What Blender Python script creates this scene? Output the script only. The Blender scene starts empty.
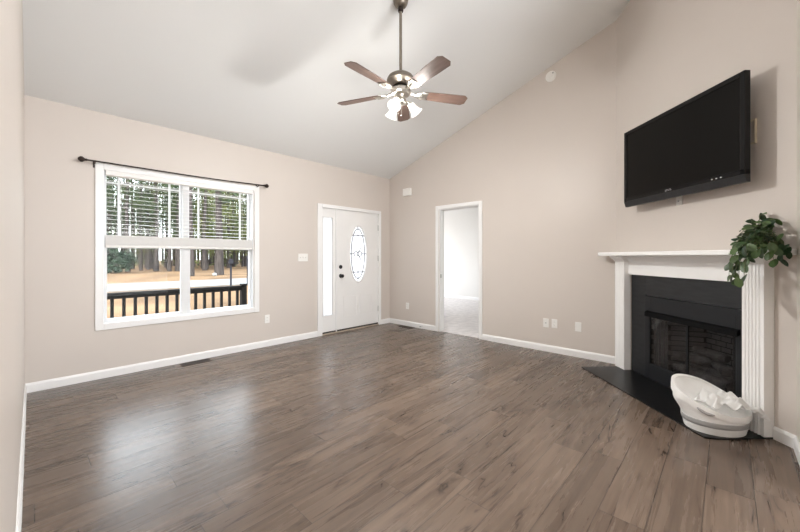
import bpy, bmesh, math, random
from mathutils import Vector, Matrix
from math import sin, cos, pi, radians, sqrt
SC = bpy.context.scene
COL = SC.collection
# ------------------------------------------------------------------ camera
TH = 0.8147
EYE = 1.2495
cd = bpy.data.cameras.new('camera')
cam = bpy.data.objects.new('camera', cd); COL.objects.link(cam)
cd.sensor_fit = 'HORIZONTAL'; cd.sensor_width = 36.0
cd.lens = 346.77 / 800 * 36
cd.shift_y = -8.95 / 800
cd.clip_start = 0.01; cd.clip_end = 600
cam.location = (0, 0, EYE); cam.rotation_euler = (pi / 2, 0, -TH)
SC.camera = cam
# ------------------------------------------------------------------ exposure, sky, sun, large lights
SC.view_settings.view_transform = 'Standard'
SC.view_settings.look = 'None'
SC.view_settings.exposure = 0.0
SC.view_settings.gamma = 1.0
SC.view_settings.use_curve_mapping = False
SC.cycles.use_denoising = True
SC.cycles.denoising_prefilter = 'ACCURATE'
SC.cycles.max_bounces = 10
SC.cycles.diffuse_bounces = 6
SC.cycles.transparent_max_bounces = 24
SC.cycles.sample_clamp_indirect = 6.0
SC.cycles.caustics_reflective = False
SC.cycles.caustics_refractive = False

SKY_STRENGTH = 7.0
SUN_STRENGTH = 7.0
w = bpy.data.worlds.new('sky'); SC.world = w; w.use_nodes = True
nt = w.node_tree; nt.nodes.clear()
tc = nt.nodes.new('ShaderNodeTexCoord'); sx = nt.nodes.new('ShaderNodeSeparateXYZ')
rp = nt.nodes.new('ShaderNodeValToRGB'); bg = nt.nodes.new('ShaderNodeBackground'); wo = nt.nodes.new('ShaderNodeOutputWorld')
nt.links.new(tc.outputs['Generated'], sx.inputs[0]); nt.links.new(sx.outputs['Z'], rp.inputs[0])
rp.color_ramp.elements[0].position = 0.0; rp.color_ramp.elements[0].color = (0.95, 0.97, 1.0, 1)
rp.color_ramp.elements[1].position = 0.6; rp.color_ramp.elements[1].color = (0.82, 0.90, 1.0, 1)
nt.links.new(rp.outputs[0], bg.inputs[0]); bg.inputs[1].default_value = SKY_STRENGTH
nt.links.new(bg.outputs[0], wo.inputs[0])

def light(name, kind, loc, energy, color=(1, 1, 1), rot=(0, 0, 0), **kw):
    d = bpy.data.lights.new(name, kind); d.energy = energy; d.color = color
    for k, v in kw.items(): setattr(d, k, v)
    o = bpy.data.objects.new(name, d); COL.objects.link(o); o.location = loc; o.rotation_euler = rot
    return o
sun = light('sun', 'SUN', (-10, -20, 30), SUN_STRENGTH, (1, 0.93, 0.82), angle=radians(1.0))
sun.rotation_euler = Vector((0.80, 0.42, -0.62)).to_track_quat('-Z', 'Y').to_euler()
# added fill behind the camera, standing in for unseen rest-of-house light
KITCHEN_W = 14
light('kitchen_fill', 'AREA', (1.5, -3.40, 1.95), KITCHEN_W, (0.97, 0.985, 1.0), (pi / 2, 0, 0), shape='RECTANGLE', size=2.9, size_y=3.6)
# added overhead fill in the unseen kitchen, an invented source
light('kitchen_top_fill', 'AREA', (1.6, -1.9, 4.15), 40, (1, 0.96, 0.90), (0, 0, 0), shape='RECTANGLE', size=1.2, size_y=0.6)
# added upward fill behind the camera, only there to brighten the vaulted ceiling
light('vault_fill', 'AREA', (1.5, -2.0, 1.9), 44, (1, 0.985, 0.965), (radians(125), 0, 0), shape='RECTANGLE', size=2.0, size_y=0.6)
# daylight through the bedroom's window (in its front wall, out of sight)
light('bedroom_daylight', 'AREA', (6.9, 7.42, 1.45), 60, (0.98, 0.99, 1.0), (pi / 2, 0, pi), shape='RECTANGLE', size=2.6, size_y=1.9)
# portal that helps the sky find the front window
p = light('window_portal', 'AREA', (1.28, 4.86, 1.36), 1, (1, 1, 1), (pi / 2, 0, pi), shape='RECTANGLE', size=1.56, size_y=1.6)
p.data.cycles.is_portal = True
FAN_W = 84

# ------------------------------------------------------------------ room measures
D, R, L = 4.6876, 4.6812, -0.049       # front wall y, right wall x, left wall x
HC, PITCH = 2.7377, 0.3412             # wall height at the front, roof slope
BK = -0.33                             # back wall y
AK = 0.941                             # y where the fireplace wall leaves the right wall
AL = (AK - BK) * sqrt(2)               # length of the fireplace wall
def ceil_z(y): return HC + (D - y) * PITCH

# ------------------------------------------------------------------ node and material helpers
def nodes(m):
    m.use_nodes = True
    return m.node_tree, m.node_tree.nodes['Principled BSDF']
def rgb(r, g, b):
    f = lambda c: (c / 255 / 12.92) if c <= 10 else ((c / 255 + 0.055) / 1.055) ** 2.4
    return (f(r), f(g), f(b), 1)
def mat(name, col, rough=0.5, metal=0.0, spec=0.5, noise=0.0, nscale=8.0, bump=0.0, bscale=200.0, stretch=(1, 1, 1), coat=0.0):
    m = bpy.data.materials.new(name); t, b = nodes(m)
    if len(col) == 3: col = (*col, 1)
    b.inputs['Base Color'].default_value = col
    b.inputs['Roughness'].default_value = rough; b.inputs['Metallic'].default_value = metal
    b.inputs['Specular IOR Level'].default_value = spec
    b.inputs['Coat Weight'].default_value = coat
    if noise or bump:
        tcn = t.nodes.new('ShaderNodeTexCoord'); mp = t.nodes.new('ShaderNodeMapping')
        mp.inputs['Scale'].default_value = stretch
        t.links.new(tcn.outputs['Object'], mp.inputs[0])
    if noise:
        n = t.nodes.new('ShaderNodeTexNoise'); n.inputs['Scale'].default_value = nscale; n.inputs['Detail'].default_value = 5
        t.links.new(mp.outputs[0], n.inputs['Vector'])
        r = t.nodes.new('ShaderNodeValToRGB')
        r.color_ramp.elements[0].position = 0.3; r.color_ramp.elements[1].position = 0.7
        r.color_ramp.elements[0].color = tuple(max(0, c * (1 - noise)) for c in col[:3]) + (1,)
        r.color_ramp.elements[1].color = tuple(min(1, c * (1 + noise)) for c in col[:3]) + (1,)
        t.links.new(n.outputs['Fac'], r.inputs[0]); t.links.new(r.outputs[0], b.inputs['Base Color'])
    if bump:
        n2 = t.nodes.new('ShaderNodeTexNoise'); n2.inputs['Scale'].default_value = bscale; n2.inputs['Detail'].default_value = 3
        t.links.new(mp.outputs[0], n2.inputs['Vector'])
        bp = t.nodes.new('ShaderNodeBump'); bp.inputs['Strength'].default_value = bump; bp.inputs['Distance'].default_value = 0.002
        t.links.new(n2.outputs['Fac'], bp.inputs['Height']); t.links.new(bp.outputs[0], b.inputs['Normal'])
    return m

M = {}
M['wall'] = mat('beige_wall_paint', (0.602, 0.550, 0.505), 0.42, spec=0.35, noise=0.015, nscale=1.5, bump=0.08, bscale=120)
M['ceiling'] = mat('white_ceiling_paint', (0.785, 0.795, 0.79), 0.9, spec=0.2, bump=0.05, bscale=90)
M['bedroom_wall'] = mat('pale_grey_wall_paint', (0.72, 0.71, 0.69), 0.7, spec=0.3, bump=0.05)
M['trim'] = mat('white_trim_paint', (0.80, 0.80, 0.795), 0.35, spec=0.5, noise=0.01, nscale=3)
M['mantel'] = mat('white_mantel_paint', (0.87, 0.87, 0.86), 0.35, noise=0.012, nscale=3)
M['door'] = mat('white_door_paint', (0.79, 0.785, 0.775), 0.4, noise=0.01, nscale=4)
M['vinyl'] = mat('white_window_vinyl', (0.70, 0.71, 0.72), 0.35, noise=0.01)
M['blind'] = mat('white_blind_slat', (0.80, 0.79, 0.77), 0.45, noise=0.02, nscale=30)
M['plastic'] = mat('white_plastic', (0.80, 0.79, 0.76), 0.35, noise=0.01)
M['slot'] = mat('dark_slot', (0.05, 0.05, 0.05), 0.6, noise=0.1)
M['rodmetal'] = mat('oil_rubbed_bronze', (0.035, 0.024, 0.02), 0.35, metal=0.6, noise=0.2, nscale=20)
M['blackknob'] = mat('black_door_hardware', (0.02, 0.02, 0.02), 0.3, metal=0.5, noise=0.2)
M['nickel'] = mat('brushed_nickel', (0.55, 0.52, 0.47), 0.28, metal=1.0, noise=0.06, nscale=30)
M['pewter'] = mat('aged_pewter', (0.23, 0.20, 0.165), 0.38, metal=0.85, noise=0.1, nscale=25)
M['steel'] = mat('dull_steel_hinge', (0.45, 0.45, 0.44), 0.4, metal=0.9, noise=0.05)
M['slate'] = mat('black_slate', (0.016, 0.017, 0.0185), 0.4, spec=0.35, noise=0.35, nscale=6, stretch=(1, 1, 6), bump=0.15, bscale=60)
M['hearth'] = mat('black_hearth_slate', (0.006, 0.006, 0.0065), 0.33, spec=0.28, noise=0.35, nscale=5, stretch=(6, 1, 1), bump=0.12, bscale=50)
M['firemetal'] = mat('black_powder_coated_metal', (0.009, 0.010, 0.012), 0.45, spec=0.3, noise=0.1, nscale=12)
M['hoodmetal'] = mat('matte_black_hood', (0.004, 0.004, 0.0045), 0.7, spec=0.1, noise=0.1)
M['log'] = mat('charred_ceramic_log', (0.13, 0.122, 0.115), 0.9, noise=0.75, nscale=14, bump=0.8, bscale=30)
M['tvbody'] = mat('gloss_black_bezel', (0.005, 0.005, 0.0055), 0.2, spec=0.22, noise=0.05)
M['tvgrey'] = mat('dark_grey_bezel_strip', (0.02, 0.02, 0.021), 0.4, spec=0.25, noise=0.05)
M['tvscreen'] = mat('dark_television_screen', (0.004, 0.0036, 0.003), 0.22, spec=0.13, noise=0.05)
M['silver'] = mat('silver_lettering', (0.55, 0.55, 0.55), 0.3, metal=0.6, noise=0.03)
M['cream'] = mat('cream_plate_plastic', (0.75, 0.67, 0.52), 0.5, noise=0.03)
M['basket'] = mat('white_woven_rope', (0.87, 0.87, 0.86), 0.85, noise=0.03, nscale=30, bump=0.6, bscale=40, stretch=(1, 1, 6))
M['basketband'] = mat('grey_rope_band', (0.40, 0.40, 0.40), 0.9, noise=0.06, nscale=30, bump=0.5, bscale=40, stretch=(1, 1, 6))
M['strap'] = mat('grey_strap', (0.33, 0.32, 0.32), 0.7, noise=0.08, nscale=30)
M['lining'] = mat('white_cotton_lining', (0.89, 0.89, 0.88), 0.9, noise=0.015, nscale=12, bump=0.2, bscale=60)
M['pot'] = mat('tan_woven_pot', (0.42, 0.33, 0.23), 0.8, noise=0.3, nscale=40, stretch=(1, 1, 4), bump=0.5, bscale=80)
M['soil'] = mat('dark_potting_soil', (0.03, 0.022, 0.015), 0.95, noise=0.4, nscale=60)
M['stem'] = mat('green_plant_stem', (0.07, 0.09, 0.03), 0.6, noise=0.2, nscale=40)
M['ventmetal'] = mat('brown_vent_metal', (0.045, 0.032, 0.024), 0.5, metal=0.3, noise=0.15, nscale=30)
M['carpet'] = mat('grey_bedroom_carpet', (0.70, 0.67, 0.66), 0.98, spec=0.1, noise=0.12, nscale=9, bump=0.9, bscale=180)
M['railing'] = mat('black_painted_railing', (0.008, 0.007, 0.007), 0.6, spec=0.15, noise=0.2, nscale=8)
M['deck'] = mat('grey_porch_deck', (0.16, 0.14, 0.12), 0.8, noise=0.15, nscale=4)
M['straw'] = mat('tan_pine_straw', (0.145, 0.090, 0.050), 0.95, spec=0.1, noise=0.35, nscale=0.35, bump=0.5, bscale=6)
M['road'] = mat('pale_gravel_road', (0.125, 0.123, 0.122), 0.95, noise=0.08, nscale=1.5)
M['bark'] = mat('grey_pine_bark', (0.052, 0.044, 0.041), 0.95, spec=0.1, noise=0.45, nscale=2.2, stretch=(3, 3, 0.6), bump=0.6, bscale=4)
M['rock'] = mat('pale_rock', (0.22, 0.215, 0.205), 0.9, noise=0.1)
M['mailbox'] = mat('black_mailbox', (0.018, 0.018, 0.024), 0.6, spec=0.2, noise=0.1)
M['sill'] = mat('aluminium_threshold', (0.55, 0.47, 0.38), 0.4, metal=0.3, noise=0.05)
M['sweep'] = mat('dark_door_sweep', (0.03, 0.025, 0.022), 0.7, noise=0.1)
M['came'] = mat('grey_lead_came', (0.12, 0.12, 0.12), 0.6, spec=0.2, metal=0.0, noise=0.1)

def leafmat(name, c1, c2, rough=0.5):
    m = bpy.data.materials.new(name); t, b = nodes(m)
    g = t.nodes.new('ShaderNodeNewGeometry'); r = t.nodes.new('ShaderNodeValToRGB')
    r.color_ramp.elements[0].color = (*c1, 1); r.color_ramp.elements[1].color = (*c2, 1)
    t.links.new(g.outputs['Random Per Island'], r.inputs[0]); t.links.new(r.outputs[0], b.inputs['Base Color'])
    b.inputs['Roughness'].default_value = rough
    b.inputs['Specular IOR Level'].default_value = 0.4
    return m
M['leaf'] = leafmat('dark_green_leaf', (0.012, 0.035, 0.018), (0.065, 0.11, 0.032), 0.38)
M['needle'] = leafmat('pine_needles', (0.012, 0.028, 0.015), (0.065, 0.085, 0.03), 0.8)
M['needle_yellow'] = leafmat('yellow_green_foliage', (0.035, 0.06, 0.016), (0.16, 0.165, 0.055), 0.8)  # yellower, paler leaf colour of some pines and the undergrowth
M['shrubleaf'] = leafmat('shrub_leaves', (0.010, 0.026, 0.018), (0.045, 0.075, 0.042), 0.7)
M['sapling'] = leafmat('bright_sapling_leaves', (0.05, 0.11, 0.02), (0.12, 0.19, 0.045), 0.7)

def mixshader(name, build):
    m = bpy.data.materials.new(name); m.use_nodes = True; t = m.node_tree; t.nodes.clear()
    out = t.nodes.new('ShaderNodeOutputMaterial'); build(t, out); return m
def clear_glass(tint, gloss=0.06, rough=0.0):
    def f(t, out):
        a = t.nodes.new('ShaderNodeBsdfTransparent'); a.inputs[0].default_value = (*tint, 1)
        g = t.nodes.new('ShaderNodeBsdfGlossy'); g.inputs['Roughness'].default_value = rough
        lw = t.nodes.new('ShaderNodeLayerWeight'); lw.inputs['Blend'].default_value = 0.25
        mu = t.nodes.new('ShaderNodeMath'); mu.operation = 'MULTIPLY_ADD'; mu.inputs[1].default_value = gloss * 3; mu.inputs[2].default_value = gloss * 0.3
        t.links.new(lw.outputs['Fresnel'], mu.inputs[0])
        mx = t.nodes.new('ShaderNodeMixShader'); t.links.new(mu.outputs[0], mx.inputs[0])
        t.links.new(a.outputs[0], mx.inputs[1]); t.links.new(g.outputs[0], mx.inputs[2]); t.links.new(mx.outputs[0], out.inputs[0])
    return f
M['glass'] = mixshader('window_glass', clear_glass((0.97, 0.985, 0.98), 0.012))
M['fireglass'] = mixshader('smoked_fireplace_glass', clear_glass((0.66, 0.66, 0.67), 0.05))
def frosted(t, out):
    a = t.nodes.new('ShaderNodeBsdfTranslucent'); a.inputs[0].default_value = (0.86, 0.865, 0.87, 1)
    d = t.nodes.new('ShaderNodeBsdfTransparent'); d.inputs[0].default_value = (0.9, 0.92, 0.93, 1)
    g = t.nodes.new('ShaderNodeBsdfGlossy'); g.inputs['Roughness'].default_value = 0.2
    m1 = t.nodes.new('ShaderNodeMixShader'); m1.inputs[0].default_value = 0.06
    t.links.new(a.outputs[0], m1.inputs[1]); t.links.new(g.outputs[0], m1.inputs[2]); t.links.new(m1.outputs[0], out.inputs[0])
M['frosted'] = mixshader('frosted_door_glass', frosted)
def shade(t, out):
    a = t.nodes.new('ShaderNodeBsdfTransparent'); a.inputs[0].default_value = (1, 0.98, 0.95, 1)
    e = t.nodes.new('ShaderNodeEmission'); e.inputs[0].default_value = (1, 0.95, 0.88, 1); e.inputs[1].default_value = 2.0
    m1 = t.nodes.new('ShaderNodeMixShader'); m1.inputs[0].default_value = 0.90
    t.links.new(a.outputs[0], m1.inputs[1]); t.links.new(e.outputs[0], m1.inputs[2]); t.links.new(m1.outputs[0], out.inputs[0])
M['shade'] = mixshader('lit_frosted_glass_shade', shade)
def bulb(t, out):
    e = t.nodes.new('ShaderNodeEmission'); e.inputs[0].default_value = (1, 0.94, 0.85, 1); e.inputs[1].default_value = 12
    t.links.new(e.outputs[0], out.inputs[0])
M['bulb'] = mixshader('lit_bulb', bulb)
def screenmesh(t, out):
    tcn = t.nodes.new('ShaderNodeTexCoord'); wv = t.nodes.new('ShaderNodeTexWave'); wv.inputs['Scale'].default_value = 11; wv.inputs['Distortion'].default_value = 0.6
    t.links.new(tcn.outputs['Object'], wv.inputs['Vector'])
    d = t.nodes.new('ShaderNodeBsdfDiffuse'); d.inputs[0].default_value = (0.30, 0.30, 0.295, 1)
    a = t.nodes.new('ShaderNodeBsdfTransparent')
    ma = t.nodes.new('ShaderNodeMath'); ma.operation = 'MULTIPLY_ADD'; ma.inputs[1].default_value = 0.35; ma.inputs[2].default_value = 0.3
    t.links.new(wv.outputs['Fac'], ma.inputs[0])
    m1 = t.nodes.new('ShaderNodeMixShader'); t.links.new(ma.outputs[0], m1.inputs[0])
    t.links.new(a.outputs[0], m1.inputs[1]); t.links.new(d.outputs[0], m1.inputs[2]); t.links.new(m1.outputs[0], out.inputs[0])
M['screenmesh'] = mixshader('spark_screen_mesh', screenmesh)
def tulle(t, out):
    d = t.nodes.new('ShaderNodeBsdfDiffuse'); d.inputs[0].default_value = (0.86, 0.86, 0.85, 1)
    s = t.nodes.new('ShaderNodeBsdfTranslucent'); s.inputs[0].default_value = (0.86, 0.86, 0.85, 1)
    m1 = t.nodes.new('ShaderNodeMixShader'); m1.inputs[0].default_value = 0.3
    t.links.new(d.outputs[0], m1.inputs[1]); t.links.new(s.outputs[0], m1.inputs[2])
    m2 = t.nodes.new('ShaderNodeMixShader'); a = t.nodes.new('ShaderNodeBsdfTransparent'); m2.inputs[0].default_value = 0.03
    t.links.new(m1.outputs[0], m2.inputs[1]); t.links.new(a.outputs[0], m2.inputs[2]); t.links.new(m2.outputs[0], out.inputs[0])
M['tulle'] = mixshader('white_tulle', tulle)

def firebrick():
    m = bpy.data.materials.new('grey_refractory_panel'); t, b = nodes(m)
    tcn = t.nodes.new('ShaderNodeTexCoord'); mp = t.nodes.new('ShaderNodeMapping'); mp.inputs['Rotation'].default_value = (pi / 2, 0, 0)
    br = t.nodes.new('ShaderNodeTexBrick'); br.inputs['Scale'].default_value = 5
    br.inputs['Color1'].default_value = (0.34, 0.335, 0.325, 1); br.inputs['Color2'].default_value = (0.27, 0.265, 0.255, 1); br.inputs['Mortar'].default_value = (0.06, 0.06, 0.06, 1)
    t.links.new(tcn.outputs['Object'], mp.inputs[0]); t.links.new(mp.outputs[0], br.inputs['Vector'])
    t.links.new(br.outputs['Color'], b.inputs['Base Color']); b.inputs['Roughness'].default_value = 0.95
    return m
M['firebrick'] = firebrick()

def wood_blade():
    m = bpy.data.materials.new('walnut_fan_blade'); t, b = nodes(m)
    tcn = t.nodes.new('ShaderNodeTexCoord'); mp = t.nodes.new('ShaderNodeMapping'); mp.inputs['Scale'].default_value = (3, 40, 40)
    n = t.nodes.new('ShaderNodeTexNoise'); n.inputs['Scale'].default_value = 1.5; n.inputs['Detail'].default_value = 6
    r = t.nodes.new('ShaderNodeValToRGB'); r.color_ramp.elements[0].position = 0.3; r.color_ramp.elements[1].position = 0.75
    r.color_ramp.elements[0].color = (0.065, 0.038, 0.029, 1); r.color_ramp.elements[1].color = (0.14, 0.088, 0.068, 1)
    t.links.new(tcn.outputs['Object'], mp.inputs[0]); t.links.new(mp.outputs[0], n.inputs['Vector']); t.links.new(n.outputs['Fac'], r.inputs[0])
    t.links.new(r.outputs[0], b.inputs['Base Color']); b.inputs['Roughness'].default_value = 0.4
    return m
M['blade'] = wood_blade()

def floor_mat():
    m = bpy.data.materials.new('grey_brown_plank_flooring'); t, b = nodes(m)
    N, Lk = t.nodes, t.links
    def math(op, a, bb=None, c=None):
        n = N.new('ShaderNodeMath'); n.operation = op
        for i, v in enumerate((a, bb, c)):
            if v is None: continue
            if isinstance(v, (int, float)): n.inputs[i].default_value = v
            else: Lk.new(v, n.inputs[i])
        return n.outputs[0]
    def comb(x, y, z):
        n = N.new('ShaderNodeCombineXYZ')
        for i, v in enumerate((x, y, z)):
            if isinstance(v, (int, float)): n.inputs[i].default_value = v
            else: Lk.new(v, n.inputs[i])
        return n.outputs[0]
    def noise(vec, scale, detail, dist=0.0, rough=0.5):
        n = N.new('ShaderNodeTexNoise'); n.inputs['Scale'].default_value = scale; n.inputs['Detail'].default_value = detail
        n.inputs['Distortion'].default_value = dist; n.inputs['Roughness'].default_value = rough
        Lk.new(vec, n.inputs['Vector']); return n.outputs['Fac']
    def ramp(v, p0, p1, c0=(0, 0, 0, 1), c1=(1, 1, 1, 1)):
        n = N.new('ShaderNodeValToRGB'); e = n.color_ramp.elements
        e[0].position = p0; e[1].position = p1; e[0].color = c0; e[1].color = c1
        Lk.new(v, n.inputs[0]); return n.outputs[0]
    def mix(f, a, bb, mode='MIX'):
        n = N.new('ShaderNodeMix'); n.data_type = 'RGBA'; n.blend_type = mode
        if isinstance(f, (int, float)): n.inputs[0].default_value = f
        else: Lk.new(f, n.inputs[0])
        for i, v in ((6, a), (7, bb)):
            if isinstance(v, tuple): n.inputs[i].default_value = v
            else: Lk.new(v, n.inputs[i])
        return n.outputs[2]
    g = N.new('ShaderNodeTexCoord'); sp = N.new('ShaderNodeSeparateXYZ'); Lk.new(g.outputs['Object'], sp.inputs[0])
    u, v = sp.outputs['X'], sp.outputs['Y']
    W, LEN = 0.19, 1.22
    vr = math('DIVIDE', math('ADD', v, 0.105), W); row = math('FLOOR', vr); fv = math('FRACT', vr)
    wn = N.new('ShaderNodeTexWhiteNoise'); wn.noise_dimensions = '1D'; Lk.new(row, wn.inputs['W'])
    ur = math('ADD', math('DIVIDE', u, LEN), math('MULTIPLY', wn.outputs['Value'], 5.0)); colm = math('FLOOR', ur); fu = math('FRACT', ur)
    w2 = N.new('ShaderNodeTexWhiteNoise'); w2.noise_dimensions = '2D'; Lk.new(comb(row, colm, 0), w2.inputs['Vector'])
    pid = w2.outputs['Value']
    ev = math('MULTIPLY', math('MINIMUM', fv, math('SUBTRACT', 1.0, fv)), W)
    eu = math('MULTIPLY', math('MINIMUM', fu, math('SUBTRACT', 1.0, fu)), LEN)
    seam = math('LESS_THAN', math('MINIMUM', ev, eu), 0.0019)
    po = math('MULTIPLY', pid, 60.0)
    big = noise(comb(math('ADD', math('MULTIPLY', u, 0.75), po), math('MULTIPLY', v, 11.0), po), 1.5, 5, 0.35, 0.6)
    fine = noise(comb(math('ADD', math('MULTIPLY', u, 2.0), po), math('MULTIPLY', v, 38.0), po), 1.3, 4, 0.4, 0.6)
    vein = noise(comb(math('ADD', math('MULTIPLY', u, 0.9), po), math('MULTIPLY', v, 6.5), math('ADD', po, 7.0)), 1.5, 4, 0.7, 0.5)
    vmask = noise(comb(math('ADD', math('MULTIPLY', u, 1.6), po), math('MULTIPLY', v, 4.0), math('ADD', po, 21.0)), 1.6, 2)
    ridge = math('ABSOLUTE', math('SUBTRACT', vein, 0.5))
    rd = ramp(ridge, 0.0, 0.019, (1, 1, 1, 1), (0, 0, 0, 1))
    vm = ramp(vmask, 0.44, 0.56)
    veinf = math('MULTIPLY', math('MULTIPLY', rd, vm), 0.9)
    rd2 = ramp(ridge, 0.0, 0.11, (1, 1, 1, 1), (0, 0, 0, 1))
    halo = math('MULTIPLY', math('MULTIPLY', rd2, vm), 0.42)
    c = ramp(big, 0.22, 0.80, (0.074, 0.051, 0.037, 1), (0.184, 0.135, 0.102, 1))
    c = mix(0.36, c, ramp(fine, 0.30, 0.70, (0.070, 0.049, 0.037, 1), (0.205, 0.154, 0.118, 1)))
    tone = ramp(pid, 0.0, 1.0, (0.72, 0.70, 0.685, 1), (1.08, 1.06, 1.035, 1))
    c = mix(1.0, c, tone, 'MULTIPLY')
    c = mix(halo, c, (0.07, 0.045, 0.033, 1))
    c = mix(veinf, c, (0.028, 0.018, 0.013, 1))
    c = mix(math('MULTIPLY', seam, 0.85), c, (0.03, 0.022, 0.018, 1))
    Lk.new(c, b.inputs['Base Color'])
    rr = math('MULTIPLY_ADD', big, 0.10, 0.225); Lk.new(rr, b.inputs['Roughness'])
    b.inputs['Specular IOR Level'].default_value = 0.5
    h = math('MULTIPLY', math('ADD', seam, math('MULTIPLY', veinf, 0.3)), -1.0)
    bp = N.new('ShaderNodeBump'); bp.inputs['Strength'].default_value = 0.18; bp.inputs['Distance'].default_value = 0.001
    Lk.new(h, bp.inputs['Height']); Lk.new(bp.outputs[0], b.inputs['Normal'])
    return m
M['floor'] = floor_mat()

# ------------------------------------------------------------------ mesh helpers
class B:
    def __init__(s): s.bm = bmesh.new()
    def hexa(s, pts):
        v = [s.bm.verts.new(p) for p in pts]
        for f in ((0, 3, 2, 1), (4, 5, 6, 7), (0, 1, 5, 4), (1, 2, 6, 5), (2, 3, 7, 6), (3, 0, 4, 7)):
            s.bm.faces.new([v[i] for i in f])
        return s
    def box(s, x0, y0, z0, x1, y1, z1):
        return s.hexa([(x0, y0, z0), (x1, y0, z0), (x1, y1, z0), (x0, y1, z0), (x0, y0, z1), (x1, y0, z1), (x1, y1, z1), (x0, y1, z1)])
    def rings(s, rings, cap=True, closed=True):
        prev = None; first = None
        for r in rings:
            vs = [s.bm.verts.new(p) for p in r]
            if prev:
                n = len(vs)
                for i in range(n if closed else n - 1):
                    j = (i + 1) % n
                    s.bm.faces.new((prev[i], prev[j], vs[j], vs[i]))
            else: first = vs
            prev = vs
        if cap and closed:
            s.bm.faces.new(first[::-1]); s.bm.faces.new(prev)
        return s
    def tube(s, path, rad, n=10, cap=True):
        path = [Vector(p) for p in path]
        if not isinstance(rad, (list, tuple)): rad = [rad] * len(path)
        rs = []; up = None
        for i, p in enumerate(path):
            t = (path[min(i + 1, len(path) - 1)] - path[max(i - 1, 0)]).normalized()
            if up is None:
                up = Vector((0, 0, 1)) if abs(t.z) < 0.9 else Vector((1, 0, 0))
            a = t.cross(up).normalized(); up = a.cross(t).normalized()
            rs.append([p + (a * cos(2 * pi * k / n) + up * sin(2 * pi * k / n)) * rad[i] for k in range(n)])
        return s.rings(rs, cap)
    def lathe(s, prof, n=24, M4=None, cap=True):
        rs = []
        for r, z in prof:
            ring = [Vector((r * cos(2 * pi * k / n), r * sin(2 * pi * k / n), z)) for k in range(n)]
            if M4: ring = [M4 @ q for q in ring]
            rs.append(ring)
        return s.rings(rs, cap)
    def prism(s, poly, z0, z1):
        return s.rings([[(x, y, z0) for x, y in poly], [(x, y, z1) for x, y in poly]])
    def profile(s, poly, x0, x1, sx0=0, sx1=0):
        # poly in (y, z) swept along x ; ends may be mitred by sx*y
        return s.rings([[(x0 + sx0 * y, y, z) for y, z in poly], [(x1 + sx1 * y, y, z) for y, z in poly]])
    def sphere(s, c, r, n=14, sc=(1, 1, 1)):
        c = Vector(c); rs = []
        m = n // 2
        for i in range(1, m):
            a = pi * i / m
            rs.append([c + Vector((r * sc[0] * sin(a) * cos(2 * pi * k / n), r * sc[1] * sin(a) * sin(2 * pi * k / n), -r * sc[2] * cos(a))) for k in range(n)])
        return s.rings(rs)
    def quad(s, a, b, c, d):
        s.bm.faces.new([s.bm.verts.new(q) for q in (a, b, c, d)]); return s
    def build(s, name, m, parent=None, bevel=0.0, smooth=False, recalc=True, loc=None, rz=None):
        bm = s.bm
        if recalc: bmesh.ops.recalc_face_normals(bm, faces=bm.faces)
        me = bpy.data.meshes.new(name); bm.to_mesh(me); bm.free()
        o = bpy.data.objects.new(name, me); COL.objects.link(o)
        me.materials.append(M[m] if isinstance(m, str) else m)
        if smooth:
            me.polygons.foreach_set('use_smooth', [True] * len(me.polygons))
            me.set_sharp_from_angle(angle=radians(smooth if smooth is not True else 40))
        if bevel:
            md = o.modifiers.new('bevel', 'BEVEL'); md.width = bevel; md.segments = 2; md.limit_method = 'ANGLE'; md.angle_limit = radians(40)
        if parent: o.parent = parent
        if loc: o.location = loc
        if rz is not None: o.rotation_euler.z = rz
        return o
def tag(o, label, cat, group=None, kind=None):
    o['label'] = label; o['category'] = cat
    if group: o['group'] = group
    if kind: o['kind'] = kind
    return o
def thing(name, loc, rz, label, cat, group=None, kind=None):
    o = bpy.data.objects.new(name, None); COL.objects.link(o)
    o.empty_display_size = 0.1
    o.location = loc; o.rotation_euler = (0, 0, rz)
    return tag(o, label, cat, group, kind)
def copy_tree(o, parent=None):
    c = o.copy(); COL.objects.link(c)
    if parent: c.parent = parent
    for ch in [q for q in o.children]: copy_tree(ch, c)
    return c
# local wall frames: x along the wall (to the right as seen from the room), y into the wall, room at y < 0
RZ_FRONT, RZ_RIGHT, RZ_DIAG = 0.0, -pi / 2, radians(225)
O_DIAG = (R, AK, 0)
def on_front(u, z, n=0.0): return (u, D - n, z)
def on_right(v, z, n=0.0): return (R - n, v, z)
def diag_pt(a, n, z=0.0): return (R - a / sqrt(2) - n / sqrt(2), AK - a / sqrt(2) + n / sqrt(2), z)

def wall(name, p0, rz, length, thick, holes, top, m, label, z0=-0.05, x_start=0.0, breaks=()):
    """columns of boxes between the hole edges; top(x) gives the height, so gables slope"""
    xs = sorted({x_start, length, *breaks} | {h[0] for h in holes} | {h[1] for h in holes})
    b = B()
    for xa, xb in zip(xs, xs[1:]):
        segs = [(z0, None)]
        for h in holes:
            if h[0] <= xa + 1e-6 and h[1] >= xb - 1e-6:
                segs = [(z0, h[2]), (h[3], None)]
        for za, zb in segs:
            ta = top(xa) if zb is None else zb; tb = top(xb) if zb is None else zb
            if zb is not None and zb - za < 0.06 and za == z0: 
                pass
            b.hexa([(xa, 0, za), (xb, 0, za), (xb, thick, za), (xa, thick, za), (xa, 0, ta), (xb, 0, tb), (xb, thick, tb), (xa, thick, ta)])
    o = b.build(name, m, loc=p0, rz=rz)
    return tag(o, label, 'wall', kind='structure')

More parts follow.
